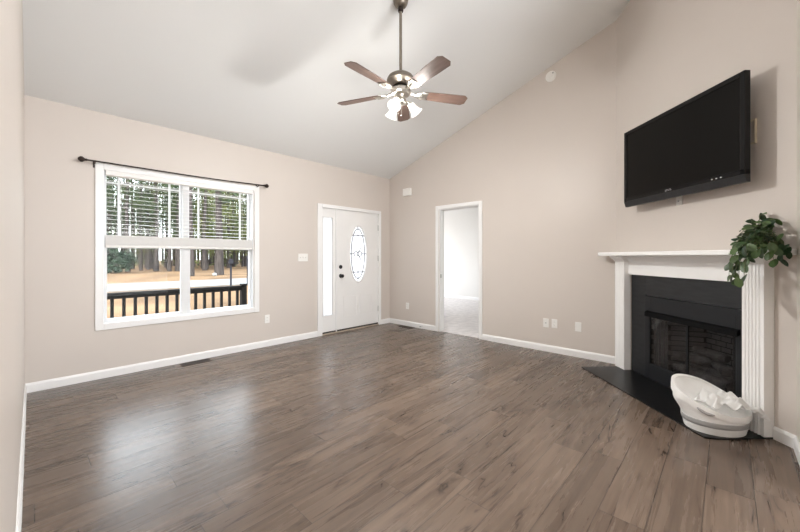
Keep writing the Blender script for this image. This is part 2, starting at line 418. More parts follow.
# ------------------------------------------------------------------ room shell
fl = B().box(L - 0.12, -3.62, -0.05, R + 0.06, D + 0.06, 0).build('floor', 'floor')
tag(fl, 'grey brown wood plank floor of the living room', 'floor', kind='structure')
b = B(); z1, z2 = ceil_z(D + 0.13), ceil_z(BK - 0.12)
b.hexa([(L - 0.12, D + 0.13, z1), (R + 0.115, D + 0.13, z1), (R + 0.115, BK - 0.12, z2), (L - 0.12, BK - 0.12, z2),
        (L - 0.12, D + 0.13, z1 + 0.1), (R + 0.115, D + 0.13, z1 + 0.1), (R + 0.115, BK - 0.12, z2 + 0.1), (L - 0.12, BK - 0.12, z2 + 0.1)])
tag(b.build('ceiling', 'ceiling'), 'white sloping vaulted ceiling above the fan', 'ceiling', kind='structure')
WIN = (0.505, 2.060, 0.560, 2.155)
DOOR = (3.150, 4.405, -0.05, 2.070)
wall('wall_front', (0, D, 0), 0, R + 0.115, 0.13, [WIN, DOOR], lambda x: HC + 0.05, 'wall', 'beige wall that holds the window and the front door', x_start=L - 0.12)
# right wall: local x = D - y
wall('wall_right', (R, D, 0), RZ_RIGHT, D - BK + 0.12, 0.115, [(D - 3.512, D - 2.748, -0.05, 2.050)], lambda x: ceil_z(D - x) + 0.03, 'wall',
     'beige gable wall with the open bedroom doorway', x_start=0.0)
FB = (0.236, 1.520, -0.05, 1.064)   # firebox hole in the fireplace wall
wall('wall_fireplace', O_DIAG, RZ_DIAG, AL, 0.08, [FB], lambda x: ceil_z(AK - x / sqrt(2)) + 0.03, 'wall', 'beige angled corner wall behind the mantel and television')
# left wall: local frame with y into the wall (-x): rz = +90deg, local x = +y
wall('wall_left', (L, -3.62, 0), pi / 2, D + 3.62, 0.12, [], lambda x: ceil_z(max(x - 3.62, BK - 0.1)) + 0.03 if x > 3.0 else 4.5, 'wall', 'beige side wall at the left edge of the view', breaks=(3.0, 3.0001, 3.62 + BK - 0.1))
# back wall beside the camera with the wide opening to the kitchen; rz = 180deg, local x = -(x) from R
wall('wall_back', (R, BK, 0), pi, R - L, 0.12, [(R - 2.75, R - L, -0.05, 4.15)], lambda x: ceil_z(BK) + 0.05, 'wall', 'beige back wall beside the mantel end')
# kitchen shell behind the camera
wall('wall_kitchen_right', (3.3, BK - 0.12, 0), RZ_RIGHT, 3.17, 0.12, [], lambda x: 4.3, 'wall', 'plain kitchen side wall behind the camera')
wall('wall_kitchen_back', (3.3, -3.5, 0), pi, 3.3 - L, 0.12, [(0.3, 3.25, 0.1, 3.8)], lambda x: 4.3, 'wall', 'kitchen back wall with a wide patio opening')
tag(B().box(L - 0.12, -3.62, 4.2, 3.42, BK - 0.12, 4.3).build('ceiling_kitchen', 'ceiling'), 'flat kitchen ceiling behind the camera', 'ceiling', kind='structure')
# bedroom beyond the doorway
tag(B().box(R + 0.03, 1.2, -0.05, 8.9, 7.6, 0.006).build('floor_bedroom', 'carpet'), 'grey bedroom carpet seen through the open doorway', 'floor', kind='structure')
tag(B().box(8.8, 1.2, -0.05, 8.92, 7.6, 2.75).build('wall_bedroom_far', 'bedroom_wall'), 'pale grey far bedroom wall seen through the doorway', 'wall', kind='structure')
tag(B().box(R + 0.115, 1.1, -0.05, 8.92, 1.2, 2.75).build('wall_bedroom_near', 'bedroom_wall'), 'pale grey near side wall of the bedroom', 'wall', kind='structure')
wall('wall_bedroom_front', (R + 0.115, 7.5, 0), 0, 4.1, 0.12, [(1.0, 3.2, 0.6, 2.2)], lambda x: 2.75, 'bedroom_wall', 'pale grey bedroom wall with the bedroom window')
tag(B().box(R, D + 0.13, -0.05, R + 0.115, 7.6, 2.75).build('wall_bedroom_side', 'bedroom_wall'), 'pale grey bedroom wall in line with the gable wall', 'wall', kind='structure')
tag(B().box(R + 0.115, 1.1, 2.70, 8.92, 7.62, 2.8).build('ceiling_bedroom', 'ceiling'), 'flat white bedroom ceiling', 'ceiling', kind='structure')

# baseboards: profile in (y, z), y negative into the room
BP = [(0, 0), (-0.015, 0), (-0.015, 0.066), (-0.010, 0.080), (-0.005, 0.087), (0, 0.087)]
def baseboard(name, p0, rz, segs, label):
    b = B()
    for x0, x1 in segs: b.profile(BP, x0, x1)
    tag(b.build(name, 'trim', loc=p0, rz=rz), label, 'baseboard', kind='structure')
baseboard('baseboard_front', (0, D, 0), 0, [(L, 3.074), (4.444, R)], 'white baseboard along the window and door wall')
baseboard('baseboard_right', (R, D, 0), RZ_RIGHT, [(0, D - 3.580), (D - 2.694, D - 0.948)], 'white baseboard along the gable wall')
baseboard('baseboard_fireplace', O_DIAG, RZ_DIAG, [(1.668, AL + 0.0)], 'short white baseboard right of the mantel')
baseboard('baseboard_left', (L, -3.5, 0), pi / 2, [(0, D + 3.5)], 'white baseboard along the left edge wall')
baseboard('baseboard_back', (R, BK, 0), pi, [(1.27, R - 2.75)], 'white baseboard on the back wall corner')
baseboard('baseboard_bedroom', (8.8, 7.5, 0), RZ_RIGHT, [(0, 6.3)], 'white baseboard of the bedroom beyond the doorway')

# ------------------------------------------------------------------ front window
W0 = thing('window_1', (1.28, D, 0.5), 0, 'white twin double hung window with prairie grilles over the porch', 'window', kind='structure')
def wloc(b, *a, **k):
    o = b.build(*a, **k); o.parent = W0; o.location = (-1.28, 0, -0.5); return o
def casing_frame(b, x0, x1, z0, z1, wdt, y0, y1):
    b.box(x0, y0, z0, x0 + wdt, y1, z1); b.box(x1 - wdt, y0, z0, x1, y1, z1)
    b.box(x0 + wdt, y0, z1 - wdt, x1 - wdt, y1, z1); b.box(x0 + wdt, y0, z0, x1 - wdt, y1, z0 + wdt)
b = B(); casing_frame(b, 0.438, 2.140, 0.498, 2.216, 0.066, -0.018, 0)
wloc(b, 'window_casing', 'trim', bevel=0.004)
b = B(); casing_frame(b, 0.500, 2.064, 0.556, 2.159, 0.012, -0.001, 0.128)
b.box(1.232, 0.045, 0.57, 1.296, 0.125, 2.147)
wloc(b, 'jamb', 'vinyl')
ST = 0.026
def sash(x0, x1, z0, z1, y, muntin, nm):
    b = B()
    b.box(x0, y, z0, x0 + ST, y + 0.035, z1); b.box(x1 - ST, y, z0, x1, y + 0.035, z1)
    b.box(x0 + ST, y, z0, x1 - ST, y + 0.035, z0 + 0.032); b.box(x0 + ST, y, z1 - 0.034, x1 - ST, y + 0.035, z1)
    s = wloc(b, nm, 'vinyl', bevel=0.002)
    g = B().box(x0 + 0.03, y + 0.016, z0 + 0.03, x1 - 0.03, y + 0.020, z1 - 0.03).build('pane', 'glass'); g.parent = s
    if muntin:
        k = B()
        for xm in (x0 + 0.13, x1 - 0.13): k.box(xm - 0.010, y + 0.006, z0 + 0.034, xm + 0.010, y + 0.0155, z1 - 0.034)
        zm = z1 - 0.105
        k.box(x0 + ST, y + 0.0075, zm - 0.010, x1 - ST, y + 0.015, zm + 0.010)
        k.build('muntin', 'vinyl').parent = s
for xa, xb in ((0.512, 1.240), (1.288, 2.052)):
    sash(xa, xb, 1.345, 2.147, 0.086, True, 'upper_sash')
    sash(xa, xb, 0.568, 1.390, 0.048, False, 'lower_sash')

# blind drawn half way, stack at the meeting rail
bl = thing('window_blind', (1.28, D + 0.022, 1.345), 0, 'white horizontal slat blind lowered over the upper half of the window', 'blind')
X0, X1 = 0.520 - 1.28, 2.048 - 1.28
B().box(X0, -0.034, 0.758, X1, 0.018, 0.806).build('headrail', 'blind', bl, bevel=0.004)
b = B()
for i in range(13):
    zc_ = 0.165 + i * 0.0452
    sec = [(y, zc_ + 0.135 * y + 0.0012 * (1 - (y / 0.024) ** 2)) for y in (-0.024, 0, 0.024)]
    loop = sec + [(y, z - 0.0016) for y, z in sec[::-1]]
    b.rings([[(X0, y, z) for y, z in loop], [(X1, y, z) for y, z in loop]])
b.build('slats', 'blind', bl)
b = B()
for i in range(22):
    z = 0.030 + i * 0.0048
    b.box(X0, -0.0245 + 0.0012 * (i % 2), z, X1, 0.0245, z + 0.0036)
b.build('slat_stack', 'blind', bl)
B().box(X0, -0.026, 0.004, X1, 0.026, 0.029).build('bottom_rail', 'blind', bl, bevel=0.004)
for x in (X0 + 0.13, -0.30, 0.30, X1 - 0.13):
    for y in (-0.0262, 0.0262): B().tube([(x, y, 0.02), (x, y, 0.74)], 0.0007, 5).build('ladder_cord', 'blind', bl)

# curtain rod
cr = thing('curtain_rod', (1.25, D, 2.214), 0, 'thin dark bronze curtain rod with ball finials above the window', 'curtain rod')
xl, xr = 0.372 - 1.25, 2.178 - 1.25
b = B().tube([(xl, -0.07, 0.000), (-0.45, -0.07, -0.001), (0.0, -0.07, -0.003), (0.5, -0.07, 0.003), (xr, -0.07, 0.016)], 0.0085, 10)
b.build('rod', 'rodmetal', cr, smooth=True)
for x, s, z in ((xl, -1, 0.0), (xr, 1, 0.016)):
    b = B().lathe([(0.010, 0), (0.014, 0.004), (0.010, 0.012), (0.018, 0.022), (0.028, 0.034), (0.027, 0.050), (0.016, 0.062), (0.006, 0.068)], 16, Matrix.Translation((x, -0.07, z)) @ Matrix.Rotation(s * pi / 2, 4, 'Y'))
    b.build('finial', 'rodmetal', cr, smooth=True)
for x, z in ((xl + 0.060, 0), (xr - 0.075, 0.013)):
    b = B().tube([(x, -0.001, z - 0.02), (x, -0.05, z - 0.02), (x, -0.072, z - 0.010)], 0.006, 8)
    b.box(x - 0.010, -0.006, z - 0.055, x + 0.010, 0.0, z + 0.012)
    b.build('bracket', 'rodmetal', cr)

# ------------------------------------------------------------------ front door with sidelight
d1 = thing('door_1', (3.78, D, 0), 0, 'white front door with oval leaded glass and one sidelight', 'door', kind='structure')
def dl(b, *a, **k):
    par = k.pop('par', None)
    o = b.build(*a, **k)
    if par: o.parent = par
    else: o.parent = d1; o.location = (-3.78, 0, 0)
    return o
b = B(); cw = 0.056
b.box(3.074, -0.018, 0, 3.104 + cw, 0, 2.096); b.box(4.444 - cw, -0.018, 0, 4.444, 0, 2.096); b.box(3.104 + cw, -0.018, 2.096 - cw, 4.444 - cw, 0, 2.096)
dl(b, 'door_casing', 'trim', bevel=0.004)
b = B(); b.box(3.150, 0, 0.0, 3.166, 0.128, 2.069); b.box(4.389, 0, 0.0, 4.404, 0.128, 2.069); b.box(3.166, 0, 2.056, 4.389, 0.128, 2.069); b.box(3.436, 0, 0.02, 3.454, 0.128, 2.056)
dl(b, 'jamb', 'trim')
dl(B().box(3.150, -0.012, 0, 4.404, 0.13, 0.018), 'threshold', 'sill', bevel=0.003)
b = B().box(3.168, 0.010, 0.019, 3.435, 0.05, 0.040); b.box(3.456, 0.008, 0.019, 4.387, 0.055, 0.040)
dl(b, 'door_sweep', 'sweep')
# sidelight panel with tall frosted pane
b = B(); casing = (3.168, 3.434, 0.042, 2.054); gx0, gx1, gz0, gz1 = 3.196, 3.366, 0.306, 1.892
for q in ((3.168, 0.042, gx0, 2.054), (gx1, 0.042, 3.434, 2.054), (gx0, 0.042, gx1, gz0), (gx0, gz1, gx1, 2.054)): b.box(q[0], 0.012, q[1], q[2], 0.052, q[3])
sl = dl(b, 'sidelight', 'door')
b = B(); casing_frame(b, gx0 - 0.012, gx1 + 0.012, gz0 - 0.012, gz1 + 0.012, 0.012, 0.004, 0.03); b.build('glazing_bead', 'door', sl)
B().box(gx0, 0.022, gz0, gx1, 0.028, gz1).build('pane', 'frosted', sl)
# slab with an oval hole
sx0, sx1, sz0, sz1 = 3.457, 4.386, 0.042, 2.053
ox, oz, oa, ob = 3.925, 1.307, 0.188, 0.482
angs = sorted([2 * pi * k / 72 for k in range(72)] + [math.atan2(zc - oz, xc - ox) % (2 * pi) for xc in (sx0, sx1) for zc in (sz0, sz1)])
inner, outer = [], []
for a in angs:
    inner.append((ox + oa * cos(math.atan2(sin(a) / ob, cos(a) / oa)), oz + ob * sin(math.atan2(sin(a) / ob, cos(a) / oa))))
    dx, dz = cos(a), sin(a)
    t = min([q for q in ((sx1 - ox) / dx if dx > 1e-9 else 9e9, (sx0 - ox) / dx if dx < -1e-9 else 9e9, (sz1 - oz) / dz if dz > 1e-9 else 9e9, (sz0 - oz) / dz if dz < -1e-9 else 9e9)])
    outer.append((ox + t * dx, oz + t * dz))
b = B(); n = len(angs); vs = {}
for nm, pts in (('i', inner), ('o', outer)):
    for y in (0.014, 0.056): vs[nm, y] = [b.bm.verts.new((x, y, z)) for x, z in pts]
for i in range(n):
    j = (i + 1) % n
    b.bm.faces.new((vs['i', .014][i], vs['o', .014][i], vs['o', .014][j], vs['i', .014][j]))
    b.bm.faces.new((vs['i', .056][i], vs['i', .056][j], vs['o', .056][j], vs['o', .056][i]))
    b.bm.faces.new((vs['i', .014][i], vs['i', .014][j], vs['i', .056][j], vs['i', .056][i]))
    b.bm.faces.new((vs['o', .014][i], vs['o', .056][i], vs['o', .056][j], vs['o', .014][j]))
slab = dl(b, 'door_slab', 'door')
def ellipse(cx, cz, ra, rb, y, n=48): return [(cx + ra * cos(2 * pi * k / n), y, cz + rb * sin(2 * pi * k / n)) for k in range(n + 1)]
b = B()
b.tube(ellipse(ox, oz, oa + 0.010, ob + 0.012, 0.013, 64), 0.011, 8)
b.build('oval_moulding', 'door', slab, smooth=True)
b = B()
def moulding(x0, x1, z0, z1):
    b.tube([(x0, 0.014, z0), (x1, 0.014, z0)], 0.005, 6); b.tube([(x0, 0.014, z1), (x1, 0.014, z1)], 0.005, 6)
    b.tube([(x0, 0.014, z0), (x0, 0.014, z1)], 0.005, 6); b.tube([(x1, 0.014, z0), (x1, 0.014, z1)], 0.005, 6)
moulding(3.60, 3.885, 0.24, 0.58); moulding(3.945, 4.23, 0.24, 0.58)
b.build('panel_moulding', 'door', slab)
ring = [(ox + (oa - 0.001) * cos(2 * pi * k / 64), oz + (ob - 0.001) * sin(2 * pi * k / 64)) for k in range(64)]
b = B().rings([[(x, 0.030, z) for x, z in ring], [(x, 0.036, z) for x, z in ring]])
gl = dl(b, 'oval_glass', 'frosted')
b = B(); cr_ = 0.0085; cy = 0.028
b.tube(ellipse(ox, oz, oa * 0.80, ob * 0.90, cy), cr_, 5)
b.tube([(ox, cy, oz + 0.19), (ox, cy, oz + ob * 0.99)], cr_, 5); b.tube([(ox, cy, oz - 0.19), (ox, cy, oz - ob * 0.99)], cr_, 5)
for zz in (0.32, -0.32):
    hw = oa * sqrt(1 - (zz / ob) ** 2); b.tube([(ox - hw, cy, oz + zz), (ox + hw, cy, oz + zz)], cr_, 5)
b.tube([(ox - oa, cy, oz), (ox - 0.09, cy, oz)], cr_, 5); b.tube([(ox + oa, cy, oz), (ox + 0.09, cy, oz)], cr_, 5)
for s in (1, -1):
    b.tube([(ox, cy, oz + s * 0.02), (ox + 0.060, cy, oz + s * 0.095), (ox, cy, oz + s * 0.19), (ox - 0.060, cy, oz + s * 0.095), (ox, cy, oz + s * 0.02)], cr_, 5)
    b.tube(ellipse(ox + s * 0.045, oz, 0.042, 0.042, cy, 24), cr_, 5)
b.build('leaded_came', 'came', gl)
RX = Matrix.Rotation(pi / 2, 4, 'X')
for nm, z, prof in (('deadbolt', 1.085, [(0.033, 0), (0.033, 0.008), (0.028, 0.014), (0.014, 0.016), (0.012, 0.026)]),
                    ('door_knob', 0.935, [(0.034, 0), (0.034, 0.006), (0.026, 0.012), (0.013, 0.018), (0.013, 0.034), (0.027, 0.044), (0.030, 0.058), (0.022, 0.070), (0.010, 0.072)])):
    o = dl(B().lathe(prof, 20, Matrix.Translation((3.537, 0.014, z)) @ RX), nm, 'blackknob', smooth=True); o['label'] = 'black ' + nm.replace('_', ' ')
for z in (0.30, 1.225, 1.785):
    o = dl(B().tube([(4.389, 0.006, z - 0.05), (4.389, 0.006, z + 0.05)], 0.008, 8), 'hinge', 'steel')

# ------------------------------------------------------------------ bedroom doorway casing
t1 = thing('trim_1', (R, 3.11, 0), RZ_RIGHT, 'white casing and jamb of the open bedroom doorway', 'door frame', kind='structure')
def tl(b, *a, **k):
    o = b.build(*a, **k); o.parent = t1; return o
y2x = lambda v: 3.11 - v
xa, xb = y2x(3.578), y2x(2.696); cw = 0.058
for yy in ((-0.018, 0.0), (0.115, 0.133)):
    b = B(); b.box(xa, yy[0], 0, xa + cw, yy[1], 2.106); b.box(xb - cw, yy[0], 0, xb, yy[1], 2.106); b.box(xa + cw, yy[0], 2.106 - cw, xb - cw, yy[1], 2.106)
    tl(b, 'door_casing', 'trim', bevel=0.005)
ja, jb = y2x(3.510), y2x(2.750)
b = B(); b.box(ja, -0.001, 0, ja + 0.012, 0.116, 2.048); b.box(jb - 0.012, -0.001, 0, jb, 0.116, 2.048); b.box(ja + 0.012, -0.001, 2.036, jb - 0.012, 0.116, 2.048)
b.box(ja + 0.012, 0.05, 0, ja + 0.020, 0.085, 2.036); b.box(jb - 0.020, 0.05, 0, jb - 0.012, 0.085, 2.036); b.box(ja + 0.020, 0.05, 2.026, jb - 0.020, 0.085, 2.036)
tl(b, 'jamb', 'trim')
o = tl(B().box(ja + 0.012, 0.012, 0.90, ja + 0.0145, 0.046, 0.96), 'strike_plate', 'steel')

# ------------------------------------------------------------------ small wall things
def outlet(loc, rz, label, gang='outlet', flip=False):
    t = thing('wall_outlet', loc, rz, label, 'outlet')
    B().box(-0.036, -0.006, -0.058, 0.036, 0.0, 0.058).build('cover_plate', 'plastic', t, bevel=0.003)
    if gang == 'outlet':
        for z in (0.02, -0.02):
            r = B().lathe([(0.016, 0), (0.016, 0.003)], 16, Matrix.Translation((0, -0.0055, z)) @ RX).build('socket', 'plastic', t)
            s = B(); s.box(-0.007, -0.0092, z - 0.004, -0.005, -0.0080, z + 0.006); s.box(0.005, -0.0092, z - 0.003, 0.007, -0.0080, z + 0.005)
            s.build('slots', 'slot', t)
    elif gang == 'jack':
        B().lathe([(0.009, 0), (0.009, 0.004), (0.005, 0.004), (0.005, 0.012)], 12, Matrix.Translation((0, -0.0055, 0.0)) @ RX).build('cable_jack', 'steel', t)
    return t
outlet(on_front(2.256, 0.383), RZ_FRONT, 'white wall outlet between the window and the front door')
outlet(on_right(4.226, 0.362), RZ_RIGHT, 'white wall outlet between the room corner and the bedroom doorway')
outlet(on_right(1.749, 0.376), RZ_RIGHT, 'white cable jack plate, the one nearer the doorway of a close pair', 'jack')
outlet(on_right(1.640, 0.380), RZ_RIGHT, 'white wall outlet beside the cable jack, nearer the mantel of a close pair')
outlet(on_right(1.352, 0.377), RZ_RIGHT, 'blank white wall plate standing alone next to the mantel', 'blank')
sw = thing('light_switch', on_front(2.820, 1.243), 0, 'white triple light switch plate left of the front door', 'light switch')
B().box(-0.082, -0.006, -0.058, 0.082, 0, 0.058).build('cover_plate', 'plastic', sw, bevel=0.003)
for x in (-0.046, 0, 0.046):
    B().hexa([(x - 0.005, -0.006, -0.012), (x + 0.005, -0.006, -0.012), (x + 0.005, -0.005, 0.012), (x - 0.005, -0.005, 0.012), (x - 0.004, -0.016, 0.002), (x + 0.004, -0.016, 0.002), (x + 0.004, -0.016, 0.010), (x - 0.004, -0.016, 0.010)]).build('toggle', 'plastic', sw)
ch = thing('door_chime', on_right(4.215, 2.424), RZ_RIGHT, 'small white door chime box high on the wall near the corner', 'door chime')
b = B().box(-0.090, -0.045, -0.066, 0.090, 0, 0.066); b.build('cover', 'plastic', ch, bevel=0.006)
b = B()
for k in range(5): b.box(-0.06 + k * 0.026, -0.0465, -0.045, -0.052 + k * 0.026, -0.044, 0.045)
b.build('sound_slots', 'plastic', ch)
sm = thing('smoke_detector', on_right(1.684, 3.624), RZ_RIGHT, 'round white smoke detector high on the gable wall', 'smoke detector')
B().lathe([(0.068, 0), (0.068, 0.010), (0.062, 0.014), (0.060, 0.026), (0.050, 0.034), (0.026, 0.036), (0.024, 0.040), (0.008, 0.041)], 28, RX).build('cover', 'plastic', sm, smooth=30)
B().box(0.028, -0.0395, 0.014, 0.046, -0.030, 0.032).build('test_button', 'steel', sm)
dsn = thing('door_stop', on_right(3.863, 0.045, 0.015), RZ_RIGHT, 'small spring door stop on the baseboard near the doorway', 'door stop')
B().tube([(0, 0, 0), (0, -0.055, 0)], 0.005, 8).build('spring', 'steel', dsn)
B().tube([(0, -0.055, 0), (0, -0.068, 0)], 0.0075, 8).build('rubber_tip', 'slot', dsn)

def vent(loc, rz, label):
    t = thing('floor_vent', loc, rz, label, 'floor vent')
    b = B(); casing = (-0.155, 0.155, -0.062, 0.062)
    b.box(-0.155, -0.062, 0.0005, 0.155, -0.050, 0.005); b.box(-0.155, 0.050, 0.0005, 0.155, 0.062, 0.005); b.box(-0.155, -0.05, 0.0005, -0.140, 0.05, 0.005); b.box(0.140, -0.05, 0.0005, 0.155, 0.05, 0.005)
    b.build('frame', 'ventmetal', t)
    b = B()
    for k in range(20):
        x = -0.136 + k * 0.0143
        b.hexa([(x, -0.05, 0.0006), (x + 0.002, -0.05, 0.0006), (x + 0.002, 0.05, 0.0006), (x, 0.05, 0.0006), (x + 0.004, -0.05, 0.004), (x + 0.006, -0.05, 0.004), (x + 0.006, 0.05, 0.004), (x + 0.004, 0.05, 0.004)])
    b.build('louvres', 'ventmetal', t)
    B().box(-0.14, -0.05, 0.0003, 0.14, 0.05, 0.0006).build('duct_shadow_plate', 'slot', t)
vent((1.33, 4.575, 0), 0, 'brown floor register by the baseboard below the window')
vent((4.58, 4.17, 0), pi / 2, 'dark floor register by the baseboard near the front door corner')

# ------------------------------------------------------------------ ceiling fan
FX, FY = 0.7276 * 3.166 + 0.004, 0.686 * 3.166 - 0.004
FZC = ceil_z(FY)
fan = thing('ceiling_fan', (FX, FY, FZC), 0, 'bronze ceiling fan with five walnut blades and three lit glass shades', 'ceiling fan')
ZB = 2.748 - FZC                      # blade plane in local z
b = B().lathe([(0.020, -0.072), (0.034, -0.069), (0.052, -0.056), (0.064, -0.034), (0.068, -0.008), (0.068, 0.02)], 24); b.build('canopy', 'pewter', fan, smooth=True)
B().tube([(0, 0, -0.09), (0, 0, 2.925 - FZC)], 0.0135, 14).build('downrod', 'pewter', fan, smooth=True)
B().lathe([(0.022, -0.110), (0.026, -0.100), (0.022, -0.065)], 16).build('hanger_collar', 'rodmetal', fan, smooth=True)
zt = 2.930 - FZC
B().lathe([(0.030, zt - 0.122), (0.070, zt - 0.118), (0.084, zt - 0.100), (0.112, zt - 0.092), (0.128, zt - 0.080), (0.126, zt - 0.062), (0.112, zt - 0.036), (0.082, zt - 0.016), (0.040, zt - 0.004), (0.018, zt + 0.010)], 32).build('motor_housing', 'pewter', fan, smooth=True)
B().lathe([(0.045, ZB - 0.022), (0.082, ZB - 0.018), (0.094, ZB - 0.004), (0.092, ZB + 0.026), (0.070, ZB + 0.044), (0.04, ZB + 0.05)], 32).build('flywheel', 'nickel', fan, smooth=True)
FWD = Vector((sin(TH), cos(TH), 0)); LAT = Vector((cos(TH), -sin(TH), 0))
base_ang = math.atan2(FWD.y, FWD.x)
def blade_mesh():
    b = B(); pts = [(0.205, -0.045), (0.225, -0.052), (0.45, -0.064), (0.612, -0.068), (0.646, -0.040), (0.646, 0.040), (0.612, 0.068), (0.45, 0.064), (0.225, 0.052), (0.205, 0.045)]
    return b.prism(pts, -0.003, 0.003)
def iron_mesh():
    b = B()
    b.tube([(0.075, 0, 0.012), (0.115, 0, 0.004), (0.15, 0, -0.006), (0.20, 0, -0.006)], [0.013, 0.012, 0.010, 0.009], 8)
    for s in (1, -1):
        b.tube([(0.135, 0, 0.0), (0.165, s * 0.030, -0.006), (0.20, s * 0.044, -0.007), (0.245, s * 0.034, -0.007)], [0.007, 0.008, 0.008, 0.006], 8)
    b.box(0.19, -0.048, -0.009, 0.255, 0.048, -0.0035)
    for x, y in ((0.215, 0.03), (0.215, -0.03), (0.24, 0)): b.sphere((x, y, -0.010), 0.006, 8)
    return b
proto = blade_mesh().build('blade', 'blade', fan, bevel=0.002)
iron = iron_mesh().build('blade_iron', 'nickel', proto, smooth=True)
for k in range(5):
    o = proto if k == 0 else proto.copy()
    if k: 
        COL.objects.link(o); i2 = iron.copy(); COL.objects.link(i2); i2.parent = o
    o.location = (0, 0, ZB); o.rotation_euler = (radians(-12), 0, base_ang - radians(3.5) + k * 2 * pi / 5)
B().lathe([(0.012, ZB - 0.105), (0.040, ZB - 0.098), (0.052, ZB - 0.080), (0.050, ZB - 0.060), (0.036, ZB - 0.045), (0.046, ZB - 0.020)], 28).build('light_kit', 'nickel', fan, smooth=True)
def at_angle(deg): return (LAT * cos(radians(deg)) + FWD * sin(radians(deg)))
for k, deg in enumerate((8, 128, 248)):
    dv = at_angle(deg)
    p0 = dv * 0.040 + Vector((0, 0, ZB - 0.078)); p1 = dv * 0.075 + Vector((0, 0, ZB - 0.082))
    axis = (dv * 0.62 + Vector((0, 0, -0.78))).normalized()
    Q = Matrix.Translation(p1) @ axis.to_track_quat('Z', 'Y').to_matrix().to_4x4()
    arm = B().tube([p0, p1, p1 + axis * 0.02], [0.010, 0.010, 0.017], 10).build('lamp_arm', 'nickel', fan, smooth=True)
    B().lathe([(0.018, 0.012), (0.026, 0.018), (0.026, 0.030)], 16, Q).build('shade_fitter', 'nickel', arm, smooth=True)
    s = B().lathe([(0.024, 0.022), (0.030, 0.032), (0.034, 0.055), (0.038, 0.080), (0.047, 0.105), (0.060, 0.122)], 24, Q, cap=False).build('lamp_shade', 'shade', fan, smooth=True, recalc=True)
    B().sphere(Q @ Vector((0, 0, 0.066)), 0.020, 12).build('bulb', 'bulb', s, smooth=True)
    lp = light('fan_lamp', 'POINT', Vector((FX, FY, FZC)) + (Q @ Vector((0, 0, 0.102))), FAN_W, (1, 0.985, 0.96), shadow_soft_size=0.035)
for dx in (0.02, -0.025):
    b = B().tube([(dx, 0.01, ZB - 0.10), (dx, 0.01, ZB - 0.19)], 0.0014, 6); b.sphere((dx, 0.01, ZB - 0.195), 0.006, 8); b.build('pull_chain', 'nickel', fan)

# ------------------------------------------------------------------ fireplace: hearth, mantel, insert
he = B().prism([(0.115, 0.0), (0.115, -0.48), (1.650, -0.48), (1.672, -0.40), (1.672, 0.0), (1.514, 0.0), (1.514, 0.022), (0.242, 0.022), (0.242, 0.0)], 0.0, 0.010).build('hearth', 'hearth', loc=O_DIAG, rz=RZ_DIAG)
tag(he, 'black slate hearth set in the floor before the fireplace', 'hearth', kind='thing')
MZ = 0.0105
mt = thing('fireplace_mantel', diag_pt(0.878, 0, MZ), RZ_DIAG, 'white wooden fireplace mantel with fluted pilasters and shelf', 'mantel')
ax = lambda a: a - 0.878
# shelf: front edge moulded
b = B(); 
b.prism([(ax(0.001), -0.0005), (ax(-0.036), -0.038), (ax(-0.036), -0.2), (ax(1.832), -0.2), (ax(1.832), -0.038), (ax(1.795), -0.0005)], 1.262 - MZ, 1.303 - MZ)
b.build('shelf', 'mantel', mt, bevel=0.008)
def pilaster(a0, a1, nm):
    b = B(); x0, x1 = ax(a0), ax(a1); F = -0.0735
    # fluted front: cross section polygon swept in z
    pts = [(x0, -0.0005), (x0, F)]
    nfl = 5; wdt = (x1 - x0); m = 0.016; fw = (wdt - 2 * m) / nfl
    for k in range(nfl):
        c = x0 + m + fw * (k + 0.5); h = fw * 0.36
        for q in range(7):
            an = pi * q / 6
            pts.append((c - h * cos(an), F + 0.009 * sin(an)))
    pts += [(x1, F), (x1, -0.0005)]
    b.rings([[(x, y, 0.0) for x, y in pts], [(x, y, 1.200 - MZ) for x, y in pts]])
    b.box(x0, F, 1.200 - MZ, x1, -0.0005, 1.2615 - MZ)
    b.build(nm, 'mantel', mt, smooth=50)
pilaster(0.088, 0.240, 'pilaster'); pilaster(1.516, 1.666, 'pilaster')
B().box(ax(0.240), -0.022, 1.060 - MZ, ax(1.516), -0.0005, 1.2615 - MZ).build('frieze', 'mantel', mt)
# bed moulding under the shelf: follows the front of the pilasters and of the frieze
MP = [(0.0, 1.200), (-0.008, 1.204), (-0.012, 1.214), (-0.022, 1.226), (-0.040, 1.240), (-0.046, 1.248), (-0.046, 1.2615), (0.0, 1.2615)]
b = B()
for a0, a1, F in ((0.088, 0.240, -0.0735), (1.516, 1.666, -0.0735), (0.240, 1.516, -0.022)):
    poly = [(F + y, z - MZ) for y, z in MP]
    e = 0.03 if F < -0.05 else 0
    r0 = [(ax(a0) - (e * (abs(y) / 0.046)), F + y, z - MZ) for y, z in MP]; r1 = [(ax(a1) + (e * (abs(y) / 0.046)), F + y, z - MZ) for y, z in MP]
    b.rings([r0, r1])
    if e:
        for s, a in ((-1, a0), (1, a1)):
            b.rings([[(ax(a) + s * e * abs(y) / 0.046, F + y, z - MZ) for y, z in MP], [(ax(a) + s * e * abs(y) / 0.046, -0.0005, z - MZ) for y, z in MP]])
b.build('bed_moulding', 'mantel', mt, smooth=30)

fp = thing('fireplace', diag_pt(0.96, -0.0225, MZ), RZ_DIAG, 'black gas fireplace with slate surround, hood and glass doors', 'fireplace')
fx = lambda a: a - 0.96
b = B()
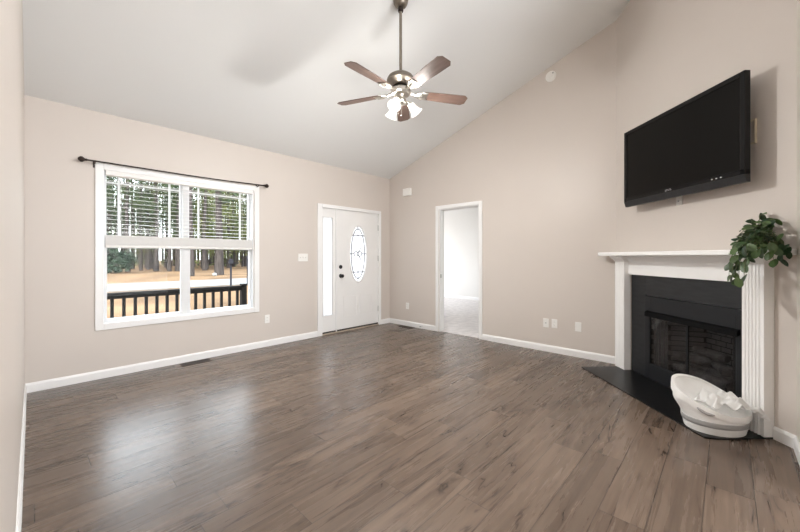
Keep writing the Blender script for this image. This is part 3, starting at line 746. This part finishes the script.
# slate surround around the metal face
b.box(fx(0.2405), -0.012, 0, fx(0.455), -0.0005, 1.058 - MZ); b.box(fx(1.465), -0.012, 0, fx(1.5155), -0.0005, 1.058 - MZ); b.box(fx(0.455), -0.012, 0.852 - MZ, fx(1.465), -0.0005, 1.058 - MZ)
b.build('slate_surround', 'slate', fp, bevel=0.002)
b = B()
g0, g1, gz0, gz1 = 0.515, 1.402, 0.162, 0.648
b.box(fx(0.456), -0.024, 0, fx(g0), -0.001, 0.850 - MZ); b.box(fx(g1), -0.024, 0, fx(1.464), -0.001, 0.850 - MZ)
b.box(fx(g0), -0.024, gz1 - MZ, fx(g1), -0.001, 0.850 - MZ); b.box(fx(g0), -0.024, 0, fx(g1), -0.001, gz0 - MZ)
b.build('metal_face', 'firemetal', fp, bevel=0.003)
b = B()
b.hexa([(fx(0.485), -0.052, 0.645 - MZ), (fx(1.435), -0.052, 0.645 - MZ), (fx(1.435), -0.024, 0.662 - MZ), (fx(0.485), -0.024, 0.662 - MZ),
        (fx(0.485), -0.050, 0.690 - MZ), (fx(1.435), -0.050, 0.690 - MZ), (fx(1.435), -0.024, 0.702 - MZ), (fx(0.485), -0.024, 0.702 - MZ)])
b.build('hood', 'hoodmetal', fp, bevel=0.002)
# firebox recess
b = B(); bx0, bx1, by1, bz0, bz1 = 0.505, 1.415, 0.44, 0.025, 0.695
def in_box(b):
    x0, x1, x2, x3 = fx(bx0), fx(bx1), fx(bx1 - 0.16), fx(bx0 + 0.16)
    lo, hi = bz0 - MZ, bz1 - MZ
    P0 = [(x0, 0.0, lo), (x3, by1, lo), (x2, by1, lo), (x1, 0.0, lo)]; P1 = [(x, y, hi) for x, y, z in P0]
    v0 = [b.bm.verts.new(q) for q in P0]; v1 = [b.bm.verts.new(q) for q in P1]
    for i in range(3): b.bm.faces.new((v0[i], v0[i + 1], v1[i + 1], v1[i]))
    b.bm.faces.new(v0); b.bm.faces.new(v1[::-1])
in_box(b)
b.build('firebox', 'firebrick', fp, recalc=False)
# mesh curtains drawn to both sides
def curtain(a0, a1):
    b = B(); n = 40; lo, hi = [], []
    for k in range(n + 1):
        a = a0 + (a1 - a0) * k / n; y = 0.022 + 0.008 * sin(k * 1.55)
        lo.append((fx(a), y, 0.10 - MZ)); hi.append((fx(a), y, 0.66 - MZ))
    b.rings([lo, hi], closed=False)
    b.build('spark_screen', 'screenmesh', fp, smooth=True)
curtain(0.512, 0.70); curtain(1.335, 1.408)
b = B().tube([(fx(0.51), 0.022, 0.665 - MZ), (fx(1.41), 0.022, 0.665 - MZ)], 0.005, 8); b.build('curtain_bar', 'firemetal', fp)
for a0, a1 in ((g0, 0.957), (0.960, g1)):
    b = B(); casing_frame(b, fx(a0), fx(a1), gz0 - MZ, gz1 - MZ, 0.009, -0.020, -0.010)
    dr = b.build('glass_door', 'firemetal', fp)
    B().box(fx(a0 + 0.009), -0.017, gz0 + 0.009 - MZ, fx(a1 - 0.009), -0.013, gz1 - 0.009 - MZ).build('pane', 'fireglass', dr)
# grate and logs stand inside the firebox
ZF = bz0 + 0.0005
gr = thing('fire_grate', diag_pt(0.96, -0.20, ZF), RZ_DIAG, 'black iron fire grate holding the logs behind the glass', 'grate')
b = B()
for k in range(7):
    x = -0.27 + k * 0.09
    b.tube([(x, -0.115, 0.16), (x, -0.10, 0.105), (x, 0.10, 0.105), (x, 0.12, 0.17)], 0.008, 6)
for y in (-0.08, 0.08): b.tube([(-0.28, y, 0.095), (0.28, y, 0.095)], 0.009, 6)
b.build('bars', 'firemetal', gr)
for sx_ in (-0.24, 0.24):
    for sy_ in (-0.08, 0.08): B().tube([(sx_, sy_, 0.0), (sx_, sy_, 0.095)], 0.009, 6).build('leg', 'firemetal', gr)
rnd = random.Random(5)
def log(c, ang, tilt, ln, r, label):
    b = B(); n = 12; ks = 9; ph = rnd.random() * 6; rings = []
    for i in range(ks + 1):
        t = i / ks - 0.5; bend = 0.02 * sin(t * 3 + ph)
        tr = (0.82 if i in (0, ks) else 1.0) * (1 + 0.10 * sin(i * 1.7 + ph))
        rings.append([(t * ln, bend + r * tr * (1 + 0.10 * sin(3 * a + i + ph)) * cos(a), r * tr * (1 + 0.1 * sin(2 * a + i * 0.8)) * sin(a)) for a in [2 * pi * q / n for q in range(n)]])
    o = b.rings(rings).build('fire_log', 'log', smooth=60)
    o.location = diag_pt(*c); o.rotation_euler = (0, tilt, RZ_DIAG + ang)
    tag(o, label, 'log', 'ceramic logs on the fire grate')
log((0.955, -0.13, ZF + 0.165), 0.03, 0.0, 0.56, 0.048, 'long front log lying along the fire grate')
log((0.97, -0.27, ZF + 0.175), -0.04, 0.0, 0.52, 0.060, 'thick rear log lying along the fire grate')
log((0.84, -0.20, ZF + 0.275), 0.75, 0.06, 0.34, 0.045, 'upper log set crosswise at the doorway end of the grate')
log((1.09, -0.20, ZF + 0.275), -0.7, -0.05, 0.36, 0.043, 'upper log set crosswise at the basket end of the grate')
log((0.97, -0.21, ZF + 0.365), 0.1, 0.05, 0.30, 0.038, 'topmost small log bridging the crossed fire logs')

# ------------------------------------------------------------------ television and the plates on the fireplace wall
tv = thing('television', diag_pt(0.998, 0, 1.776), RZ_DIAG, 'large black flat television hung on the wall above the mantel', 'television')
hw = 0.626; hh = 0.784; yf, yb = -0.165, -0.122
b = B(); bz = 0.036
b.box(-hw, yf, 0.055, -hw + bz, yb, hh); b.box(hw - bz, yf, 0.055, hw, yb, hh); b.box(-hw + bz, yf, hh - bz, hw - bz, yb, hh); b.box(-hw, yf, 0.055, hw, yb, 0.092)
b.build('bezel', 'tvbody', tv, bevel=0.004)
B().box(-hw + bz - 0.002, yf + 0.008, 0.088, hw - bz + 0.002, yb - 0.002, hh - bz + 0.002).build('screen', 'tvscreen', tv)
b = B().hexa([(-hw, yf + 0.016, 0.0), (hw, yf + 0.016, 0.0), (hw, yb, 0.0), (-hw, yb, 0.0), (-hw, yf - 0.002, 0.056), (hw, yf - 0.002, 0.056), (hw, yb, 0.056), (-hw, yb, 0.056)])
b.build('speaker_bar', 'tvgrey', tv, bevel=0.003)
b = B().box(-hw + 0.06, yb, 0.06, hw - 0.06, yb + 0.022, hh - 0.08); b.build('back_housing', 'tvbody', tv, bevel=0.008)
b = B(); 
for k, wd in enumerate((0.011, 0.010, 0.011, 0.010, 0.010)):
    x = -0.075 + k * 0.0145
    b.box(x, yf - 0.0012, 0.064, x + 0.003, yf - 0.0002, 0.080); b.box(x + 0.003, yf - 0.0012, 0.077 if k % 2 else 0.064, x + wd, yf - 0.0002, 0.080 if k % 2 else 0.067)
o = b.build('logo_mark', 'silver', tv)
for k in range(3): B().box(0.372 + k * 0.036, yf - 0.001, 0.066, 0.385 + k * 0.036, yf - 0.0002, 0.074).build('button_mark', 'silver', tv)
B().tube([(-hw + 0.02, yf - 0.001, 0.089), (0, yf - 0.004, 0.086), (hw - 0.02, yf - 0.001, 0.089)], 0.004, 10).build('bezel_ridge', 'tvbody', tv, smooth=True)
b = B().box(-0.30, yb + 0.022, 0.25, 0.30, -0.012, 0.32); b.box(-0.30, yb + 0.022, 0.50, 0.30, -0.012, 0.57); b.box(-0.34, -0.012, 0.22, 0.34, -0.0005, 0.60)
b.build('wall_bracket', 'firemetal', tv)
pl = thing('media_wall_plate', diag_pt(1.492, 0, 2.160), RZ_DIAG, 'cream recessed wall box showing past the television edge', 'wall plate')
b = B(); casing_frame(b, -0.062, 0.062, -0.088, 0.088, 0.010, -0.014, -0.0005); b.build('rim', 'cream', pl)
B().box(-0.052, -0.006, -0.078, 0.052, -0.0005, 0.078).build('back_panel', 'wall', pl)
cp = thing('cable_wall_plate', diag_pt(0.886, 0, 1.790), RZ_DIAG, 'small white cable plate peeking out below the television', 'wall plate')
B().box(-0.033, -0.006, -0.068, 0.033, -0.0005, 0.05).build('cover_plate', 'plastic', cp, bevel=0.003)
B().lathe([(0.006, 0), (0.006, 0.010)], 10, Matrix.Translation((0, -0.006, -0.03)) @ RX).build('cable_jack', 'steel', cp)

# ------------------------------------------------------------------ basket with lining and tulle
bk = thing('rope_basket', (2.290 * cos(TH) + 2.528 * sin(TH), -2.290 * sin(TH) + 2.528 * cos(TH), 0.0105), -TH, 'white oval rope basket with a grey stripe on the black hearth', 'basket')
RXA, RYA = 0.206, 0.166
def rim_raise(a):
    c_ = (1 + cos(a - radians(122))) / 2
    return c_ ** 1.5
def rim(a):
    return 0.135 + 0.190 * rim_raise(a)
def bpt(a, t, off=0.0):
    z = rim(a) * t; zz = min(z / 0.135, 1.0)
    sc = 0.90 + 0.10 * sin(zz * pi / 2)
    q_ = min(1.0, max(0.0, (z - 0.09) / 0.12)); fl = max(0.0, cos(a - radians(165))) * rim_raise(a) * 0.060 * q_ * q_ * (3 - 2 * q_)
    return Vector((RXA * sc * cos(a) + off * cos(a) - fl * 1.0, RYA * sc * sin(a) + off * sin(a) + fl * 0.15, z))
b = B(); NA = 72
rings = [[bpt(2 * pi * k / NA, 0.0) * 0.94 for k in range(NA)]]
for i in range(13): rings.append([bpt(2 * pi * k / NA, i / 12) for k in range(NA)])
for i in range(12, 5, -1): rings.append([bpt(2 * pi * k / NA, i / 12, -0.012) for k in range(NA)])
b.rings(rings).build('body', 'basket', bk, smooth=60)
b = B()
def band_pt(a, z, off):
    sc = 0.90 + 0.10 * sin(min(z / 0.135, 1) * pi / 2)
    return Vector(((RXA * sc + off) * cos(a), (RYA * sc + off) * sin(a), z))
b.rings([[band_pt(2 * pi * k / NA, z, o_) for k in range(NA)] for z, o_ in ((0.050, 0.0005), (0.052, 0.004), (0.070, 0.005), (0.088, 0.004), (0.090, 0.0005))], cap=False)
o = b.build('stripe', 'basketband', bk, smooth=60); o['label'] = 'grey woven stripe around the basket'
def nz(x, y, s=1.0): return sin(x * 17 * s + 1.3) * cos(y * 23 * s + 0.4) + 0.5 * sin(x * 41 * s + y * 29 * s) + 0.3 * cos(x * 67 * s - y * 53 * s)
b = B(); rr = []
for i in range(1, 15):
    rho = i / 14
    row = []
    for k in range(NA):
        a = 2 * pi * k / NA; e = bpt(a, 0.985, -0.004)
        zc = 0.155
        z = zc * (1 - rho ** 1.6) + e.z * rho ** 1.6 + 0.0085 * nz(e.x * rho, e.y * rho, 1.2) * (1 - rho ** 6)
        if rho > 0.98: z = e.z + 0.012
        row.append(Vector((e.x * rho, e.y * rho, z)))
    rr.append(row)
# folded over the rim
rr.append([bpt(2 * pi * k / NA, 1.0, 0.008) + Vector((0, 0, 0.010)) for k in range(NA)])
rr.append([bpt(2 * pi * k / NA, 0.93, 0.009 + 0.002 * sin(k * 1.3)) for k in range(NA)])
rr.append([bpt(2 * pi * k / NA, 0.80 + 0.03 * sin(k * 0.7), 0.008 + 0.003 * sin(k * 1.1)) for k in range(NA)])
b.rings(rr, cap=False)
b.bm.faces.new([v for v in b.bm.verts[:NA]] if False else [b.bm.verts[i] for i in range(0)]) if False else None
o = b.build('lining', 'lining', bk, smooth=80)
b = B(); path = [bpt(radians(211 + 4 * k), 0.90 - 0.05 * (1 - ((k - 3) / 3) ** 2), 0.013 + 0.008 * (1 - ((k - 3) / 3) ** 2)) for k in range(7)]
b.tube(path, [0.004, 0.008, 0.010, 0.010, 0.010, 0.008, 0.004], 8)
o = b.build('handle', 'strap', bk, smooth=True); o['label'] = 'grey strap handle on the basket front'
# crumpled tulle lying over the low end
b = B(); G = 46; vv = []
rt = random.Random(11)
for i in range(G + 1):
    row = []
    for j in range(G + 1):
        s, t = i / G - 0.5, j / G - 0.5
        x = 0.040 + s * 0.32; y = -0.035 + t * 0.22 * (1 - 0.45 * max(0, s)) - 0.10 * (s + 0.5) ** 2
        r2 = (s / 0.5) ** 2 * 0.55 + (t / 0.5) ** 2 * 0.5
        fold = 0.016 * sin(s * 13 + 6 * t) * cos(t * 9 - 3 * s) + 0.007 * sin(s * 27 - t * 17) + 0.003 * sin(t * 44 + s * 12)
        z = 0.258 - 0.070 * r2 + 1.5 * fold * (0.6 + r2) - 0.17 * max(0, s - 0.10)
        z = max(z, 0.168 - 0.16 * max(0, s - 0.30))
        row.append(b.bm.verts.new((x + 0.012 * sin(t * 19), y + 0.014 * sin(s * 17), z + 0.002 * sin(i * 0.9 + j * 0.7) * sin(j * 0.8))))
    vv.append(row)
for i in range(G):
    for j in range(G): b.bm.faces.new((vv[i][j], vv[i + 1][j], vv[i + 1][j + 1], vv[i][j + 1]))
tu = b.build('tulle_cloth', 'tulle', smooth=70, loc=tuple(bk.location), rz=-TH)
tag(tu, 'crumpled sheer white cloth spilling from the basket toward the pilaster', 'cloth')

# ------------------------------------------------------------------ plant on the mantel
PA, PN = 1.672, 0.118
pt_ = thing('potted_plant', diag_pt(PA, PN, 1.3035), RZ_DIAG, 'trailing green leafy plant in a tan pot on the mantel end', 'plant')
po = B().lathe([(0.044, 0), (0.050, 0.004), (0.060, 0.060), (0.064, 0.100), (0.066, 0.106), (0.058, 0.106), (0.055, 0.090)], 28).build('pot', 'pot', pt_, smooth=50)
B().lathe([(0.0555, 0.085), (0.030, 0.092), (0.004, 0.094)], 20).build('soil', 'soil', po, smooth=True)
crop = [(308, 65), (350, 92), (215, 105), (155, 133), (110, 190), (90, 255), (170, 318), (80, 335), (105, 372), (85, 405), (135, 425), (195, 300), (245, 270), (320, 322), (376, 318),
        (405, 275), (365, 200), (385, 235), (340, 260), (300, 185), (240, 130), (230, 190), (150, 258), (135, 340), (345, 125), (210, 240), (170, 175), (330, 160), (275, 215), (120, 228),
        (265, 105), (290, 110), (190, 205), (255, 165), (205, 150), (320, 225), (355, 290), (295, 280), (100, 300), (110, 425), (310, 100), (375, 165), (395, 255), (260, 245), (180, 130), (215, 165), (245, 165), (270, 180), (285, 150), (230, 225), (265, 200), (310, 235), (200, 255), (180, 235), (220, 270), (350, 215), (330, 135), (75, 345), (95, 358), (122, 392), (72, 410), (150, 352), (148, 408), (118, 432), (110, 310)]
rl = random.Random(3)
stb = B(); lfb = B()
def leaf(b, base, dirv, nrm, ln, wd):
    dirv = dirv.normalized(); side = dirv.cross(nrm).normalized(); nrm = side.cross(dirv).normalized()
    prof = [(0.0, 0.10), (0.12, 0.42), (0.30, 0.80), (0.52, 1.0), (0.74, 0.92), (0.90, 0.60), (1.0, 0.08)]
    prev = None
    for t, wv in prof:
        c = base + dirv * ln * t - nrm * 0.18 * ln * t * t
        e = [b.bm.verts.new(c - side * wd * 0.5 * wv + nrm * 0.10 * wd * wv), b.bm.verts.new(c), b.bm.verts.new(c + side * wd * 0.5 * wv + nrm * 0.10 * wd * wv)]
        if prev:
            b.bm.faces.new((prev[0], prev[1], e[1], e[0])); b.bm.faces.new((prev[1], prev[2], e[2], e[1]))
        prev = e
PX = 2.36 / 346.77
for k, (X, Y) in enumerate(crop):
    px, py = 715 + X / 5.6, 205 + Y / 5.6
    front = 130 < Y < 260 and 190 < X < 330
    da = rl.uniform(0.05, 0.11) if front else rl.uniform(-0.10, 0.10)
    dep = 2.377 - da
    n = PN + 2.458 - (px - 400) / 346.77 * dep
    z = 1.2495 + (257.05 - py) / 346.77 * dep - 1.3035
    dn = n - PN; trailing = z < 0
    n = max(n, 0.035)
    if z < 0.02 and n < 0.235: n = 0.235 if dn > 0.10 else n   # leaves below the shelf hang in front of it
    if z < 0.02 and dn <= 0.10:                                  # ... or past its end
        da = 0.19 + rl.uniform(0, 0.02); dep = 2.377 - da
        n = max(PN + 2.458 - (px - 400) / 346.77 * dep, 0.11); z = 1.2495 + (257.05 - py) / 346.77 * dep - 1.3035
    tip = Vector((da, -(n - PN), z))
    root = Vector((rl.uniform(-0.03, 0.03), rl.uniform(-0.03, 0.03), 0.09))
    out = Vector((tip.x, tip.y, 0)); ol = max(out.length, 0.02)
    top = max(0.13, z + 0.02) + 0.25 * min(ol, 0.1)
    mid1 = root + out * 0.35; mid1.z = top
    mid2 = root.lerp(tip, 0.8); mid2.z = max(z + 0.02, min(top, 0.10)) if z > 0 else max(z + 0.05, 0.0)
    if z < 0:
        mid2.x, mid2.y = tip.x * 0.98, tip.y * 0.98
    path = []
    for q in range(9):
        t = q / 8
        path.append((1 - t) ** 3 * root + 3 * t * (1 - t) ** 2 * mid1 + 3 * t * t * (1 - t) * mid2 + t ** 3 * tip)
    stb.tube(path, [0.0025 - 0.0013 * q / 8 for q in range(9)], 5)
    def put(base, dirv, f=1.0):
        nrm = (Vector((rl.uniform(-.5, .5), -0.55 + rl.uniform(-.4, .4), 0.75))).normalized()
        ln = rl.uniform(0.060, 0.076) * f
        leaf(lfb, base - dirv.normalized() * ln * 0.5, dirv, nrm, ln, ln * rl.uniform(0.58, 0.72))
    dirv = (path[-1] - path[-3]).normalized() * 0.5 + Vector((rl.uniform(-.5, .5), rl.uniform(-.7, .5), rl.uniform(-.35, .2)))
    put(path[-1], dirv)
    for q in (4, 6):
        if rl.random() < (0.95 if not trailing else 0.6):
            dv2 = Vector((rl.uniform(-1, 1), rl.uniform(-1, .6), rl.uniform(-.2, .4)))
            put(path[q] + dv2 * 0.012, dv2, 0.85)
stb.build('stems', 'stem', pt_, smooth=True)
for b_ in (lfb.bm, stb.bm) if False else (lfb.bm,):
    for v_ in b_.verts:                        # leaves bend against the walls rather than pass through them
        nn = PN - v_.co.y; aa = PA + v_.co.x
        if nn < 0.006: v_.co.y = PN - 0.006; nn = 0.006
        if aa > 1.797 + nn - 0.008: v_.co.x = 1.797 + nn - 0.008 - PA
lfb.build('foliage', 'leaf', pt_, smooth=True, recalc=False)

# ------------------------------------------------------------------ outdoors
GZ = -0.60
b = B(); b.bm.faces.new([b.bm.verts.new(q) for q in ((-80, D + 0.13, GZ), (160, D + 0.13, GZ), (160, 240, GZ), (-80, 240, GZ))])
tag(b.build('ground', 'straw'), 'sunlit tan ground of pine straw outside the window', 'ground', kind='structure')
b = B(); n = 12; lo, hi = [], []
for k in range(n + 1):
    x = -30 + k * 10
    yc = 27.2 - 0.02 * (x - 5); wdt = 3.4
    lo.append((x, yc - wdt, GZ + 0.02)); hi.append((x, yc + wdt, GZ + 0.02))
b.rings([lo, hi], closed=False)
tag(b.build('road', 'road'), 'pale gravel road crossing the yard outside', 'road', kind='structure')
tag(B().box(-1.5, D + 0.13, -0.30, 5.6, 6.55, -0.16).build('porch_floor', 'deck'), 'porch deck outside the window and front door', 'porch', kind='structure')
pr = thing('porch_railing', (1.4, 6.32, -0.16), 0, 'black wooden porch railing seen through the lower window', 'railing')
B().box(-2.2, -0.045, 0.865, 1.205, 0.045, 0.905).build('top_rail', 'railing', pr, bevel=0.006)
B().box(-2.2, -0.020, 0.815, 1.19, 0.020, 0.865).build('upper_rail', 'railing', pr)
B().box(-2.2, -0.020, 0.08, 1.19, 0.020, 0.135).build('bottom_rail', 'railing', pr)
for k in range(26):
    x = 0.7725 - 1.4 - 12 * 0.1325 + k * 0.1325
    if x > 1.13: break
    B().box(x - 0.019, -0.019, 0.135, x + 0.019, 0.019, 0.815).build('baluster', 'railing', pr)
for x in (-2.2, 1.20): B().box(x - 0.045, -0.045, 0, x + 0.045, 0.045, 0.93).build('post', 'railing', pr)

rt = random.Random(21)
def trunk_mesh(h, r, name):
    b = B(); ks = 7; ph = rt.random() * 6
    path = [(0.10 * sin(ph + i), 0.10 * cos(ph + i * 1.3), h * i / ks) for i in range(ks + 1)]
    path[0] = (0, 0, -0.2)
    b.tube(path, [r * 1.35] + [r * (1.0 - 0.6 * i / ks) for i in range(1, ks + 1)], 9)
    for q in range(9):   # dead limbs
        z = h * rt.uniform(0.2, 0.7); a = rt.uniform(0, 6.28); ln = rt.uniform(0.7, 1.8)
        b.tube([(0, 0, z), (ln * cos(a), ln * sin(a), z + rt.uniform(-.2, .4))], [0.05, 0.015], 5)
    me = b.build(name, 'bark', smooth=True); return me
def needles(b, c, rad, n, size):
    for q in range(n):
        d = Vector((rt.gauss(0, 1), rt.gauss(0, 1), rt.gauss(0, 0.55))) * rad * 0.5
        p = Vector(c) + d
        a = Vector((rt.uniform(-1, 1), rt.uniform(-1, 1), rt.uniform(-.6, .6))).normalized() * size * rt.uniform(.6, 1.3)
        s = a.cross(Vector((rt.uniform(-1, 1), rt.uniform(-1, 1), rt.uniform(-1, 1)))).normalized() * size * rt.uniform(.22, .42)
        v = [b.bm.verts.new(p + k) for k in (-a, s, a, -s)]
        b.bm.faces.new(v)
def crown_mesh(h, name, m, lo=0.18, clumps=34, per=42):
    b = B()
    for q in range(clumps):
        z = h * rt.uniform(lo, 1.0); f = 1 - 0.6 * (z / h - lo) / (1 - lo)
        a = rt.uniform(0, 6.28); d = rt.uniform(0.4, 2.9) * f
        needles(b, (d * cos(a), d * sin(a), z), rt.uniform(0.9, 1.6) * f + 0.25, per, 0.24)
    return b.build(name, m, recalc=False)
protos = []
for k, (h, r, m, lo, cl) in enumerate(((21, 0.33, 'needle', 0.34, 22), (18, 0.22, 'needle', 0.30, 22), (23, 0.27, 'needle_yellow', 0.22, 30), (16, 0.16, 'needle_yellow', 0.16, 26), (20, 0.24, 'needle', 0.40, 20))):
    e = thing('pine_tree', (0, 0, GZ), 0, 'x', 'tree', 'pines in the woods across the road')
    t = trunk_mesh(h, r, 'trunk'); t.parent = e
    c = crown_mesh(h, 'crown', m, lo, cl); c.parent = e
    protos.append(e)
used = [False] * 5
def pine(k, u, v, s, label, group='pines in the woods across the road'):
    if not used[k]: o = protos[k]; used[k] = True
    else: o = copy_tree(protos[k])
    o.location = (u, v, GZ); o.rotation_euler.z = rt.uniform(0, 6.28); o.scale = (s, s, s)
    o['label'] = label
    o['group'] = group
# the big near pines
pine(0, 13.2, 64.2 - 12, 1.15, 'thick pine trunk in the left window half, nearest to the road there')
pine(0, 13.3, 38.3, 1.1, 'thickest pine trunk right of the middle of the window, a pale rock at its foot')
pine(4, 10.55, 37.8, 1.0, 'pine trunk right beside the window mullion, at the road edge')
FAR = 'one of many slender pines in the woods across the road'
k = 0
spots = []
while len(spots) < 100:
    v = rt.uniform(52, 96); u = v * rt.uniform(0.085, 0.47)
    if all((u - a) ** 2 + (v - c) ** 2 > 3.2 for a, c in spots): spots.append((u, v))
for u, v in spots:
    right = u / v > 0.27
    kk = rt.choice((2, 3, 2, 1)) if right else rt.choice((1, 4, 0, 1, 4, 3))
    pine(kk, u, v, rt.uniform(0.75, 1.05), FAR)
# distant wood edge: nobody could count it
b = B()
for q in range(300):
    v = rt.uniform(100, 122); u = v * rt.uniform(-0.30, 0.60); r = rt.uniform(0.12, 0.28); h = rt.uniform(12, 22)
    b.tube([(u, v, GZ), (u + rt.uniform(-.4, .4), v, h)], [r, r * 0.5], 5)
wd = thing('woods', (0, 0, 0), 0, 'distant massed pine trunks and foliage closing off the view', 'woods', kind='stuff')
b.build('trunks', 'bark', wd)['kind'] = 'stuff'
b = B()
for q in range(170):
    v = rt.uniform(98, 124); u = v * rt.uniform(-0.30, 0.60)
    needles(b, (u, v, GZ + abs(rt.gauss(0, 6.0)) * 0.9 + rt.uniform(0, 2.0)), rt.uniform(1.6, 2.8), 20, 0.36)
b.build('foliage', 'needle', wd, recalc=False)['kind'] = 'stuff'
b = B()
for q in range(60):
    v = rt.uniform(66, 98); u = v * rt.uniform(0.06, 0.5)
    needles(b, (u, v, GZ + rt.uniform(0.3, 1.6)), rt.uniform(1.0, 1.9), 26, 0.26)
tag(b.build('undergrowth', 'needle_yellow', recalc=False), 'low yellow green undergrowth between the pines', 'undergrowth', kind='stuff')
def shrub(u, v, rad, h, m, label, nm='shrub', n=34):
    e = thing(nm, (u, v, GZ), 0, label, 'shrub')
    b = B()
    for q in range(5): b.tube([(0, 0, -0.05), (rad * .4 * cos(q * 1.3), rad * .4 * sin(q * 1.3), h * 0.7)], [0.05, 0.02], 5)
    b.build('stems', 'bark', e)
    b = B()
    for q in range(n):
        z = h * rt.uniform(0.05, 1); f = sqrt(max(0.05, 1 - (z / h) ** 2)); a = rt.uniform(0, 6.28); d = rad * f * sqrt(rt.random())
        needles(b, (d * cos(a), d * sin(a), z), 0.6 * rad * 0.5, 40, 0.13 * rad)
    b.build('foliage', m, e, recalc=False)
shrub(6.1, 50.5, 1.9, 4.3, 'shrubleaf', 'large dark green bush at the left edge of the window view', n=60)
shrub(15.2, 58, 0.75, 3.4, 'sapling', 'bright green young tree beside the pine near the mullion', 'young_tree')
o = B().sphere((0, 0, 0.15), 0.22, 14, (1, 1, 0.85)).build('rock', 'rock', loc=(12.15, 36.2, GZ), smooth=True)
tag(o, 'pale round rock at the foot of the thickest pine', 'rock')
mb = thing('mailbox', (8.42, 22.3, GZ), -0.36, 'black mailbox on a post beside the road', 'mailbox')
B().box(-0.055, -0.055, -0.1, 0.055, 0.055, 1.45).build('post', 'mailbox', mb)
b = B(); pr_ = [(-0.13, 0)] + [(-0.13 * cos(pi * q / 8), 0.16 + 0.13 * sin(pi * q / 8)) for q in range(9)] + [(0.13, 0)]
b.rings([[(x, -0.3, 1.45 + z) for x, z in pr_], [(x, 0.3, 1.45 + z) for x, z in pr_]]).build('box', 'mailbox', mb)
B().box(0.13, -0.2, 1.55, 0.145, -0.17, 1.95).build('flag', 'mailbox', mb)
mk = B().tube([(0, 0, -0.1), (0, 0, 1.9)], 0.03, 6).build('marker_post', 'mailbox', loc=(9.55, 22.6, GZ)); tag(mk, 'thin dark marker post by the road, right of the mailbox', 'post')
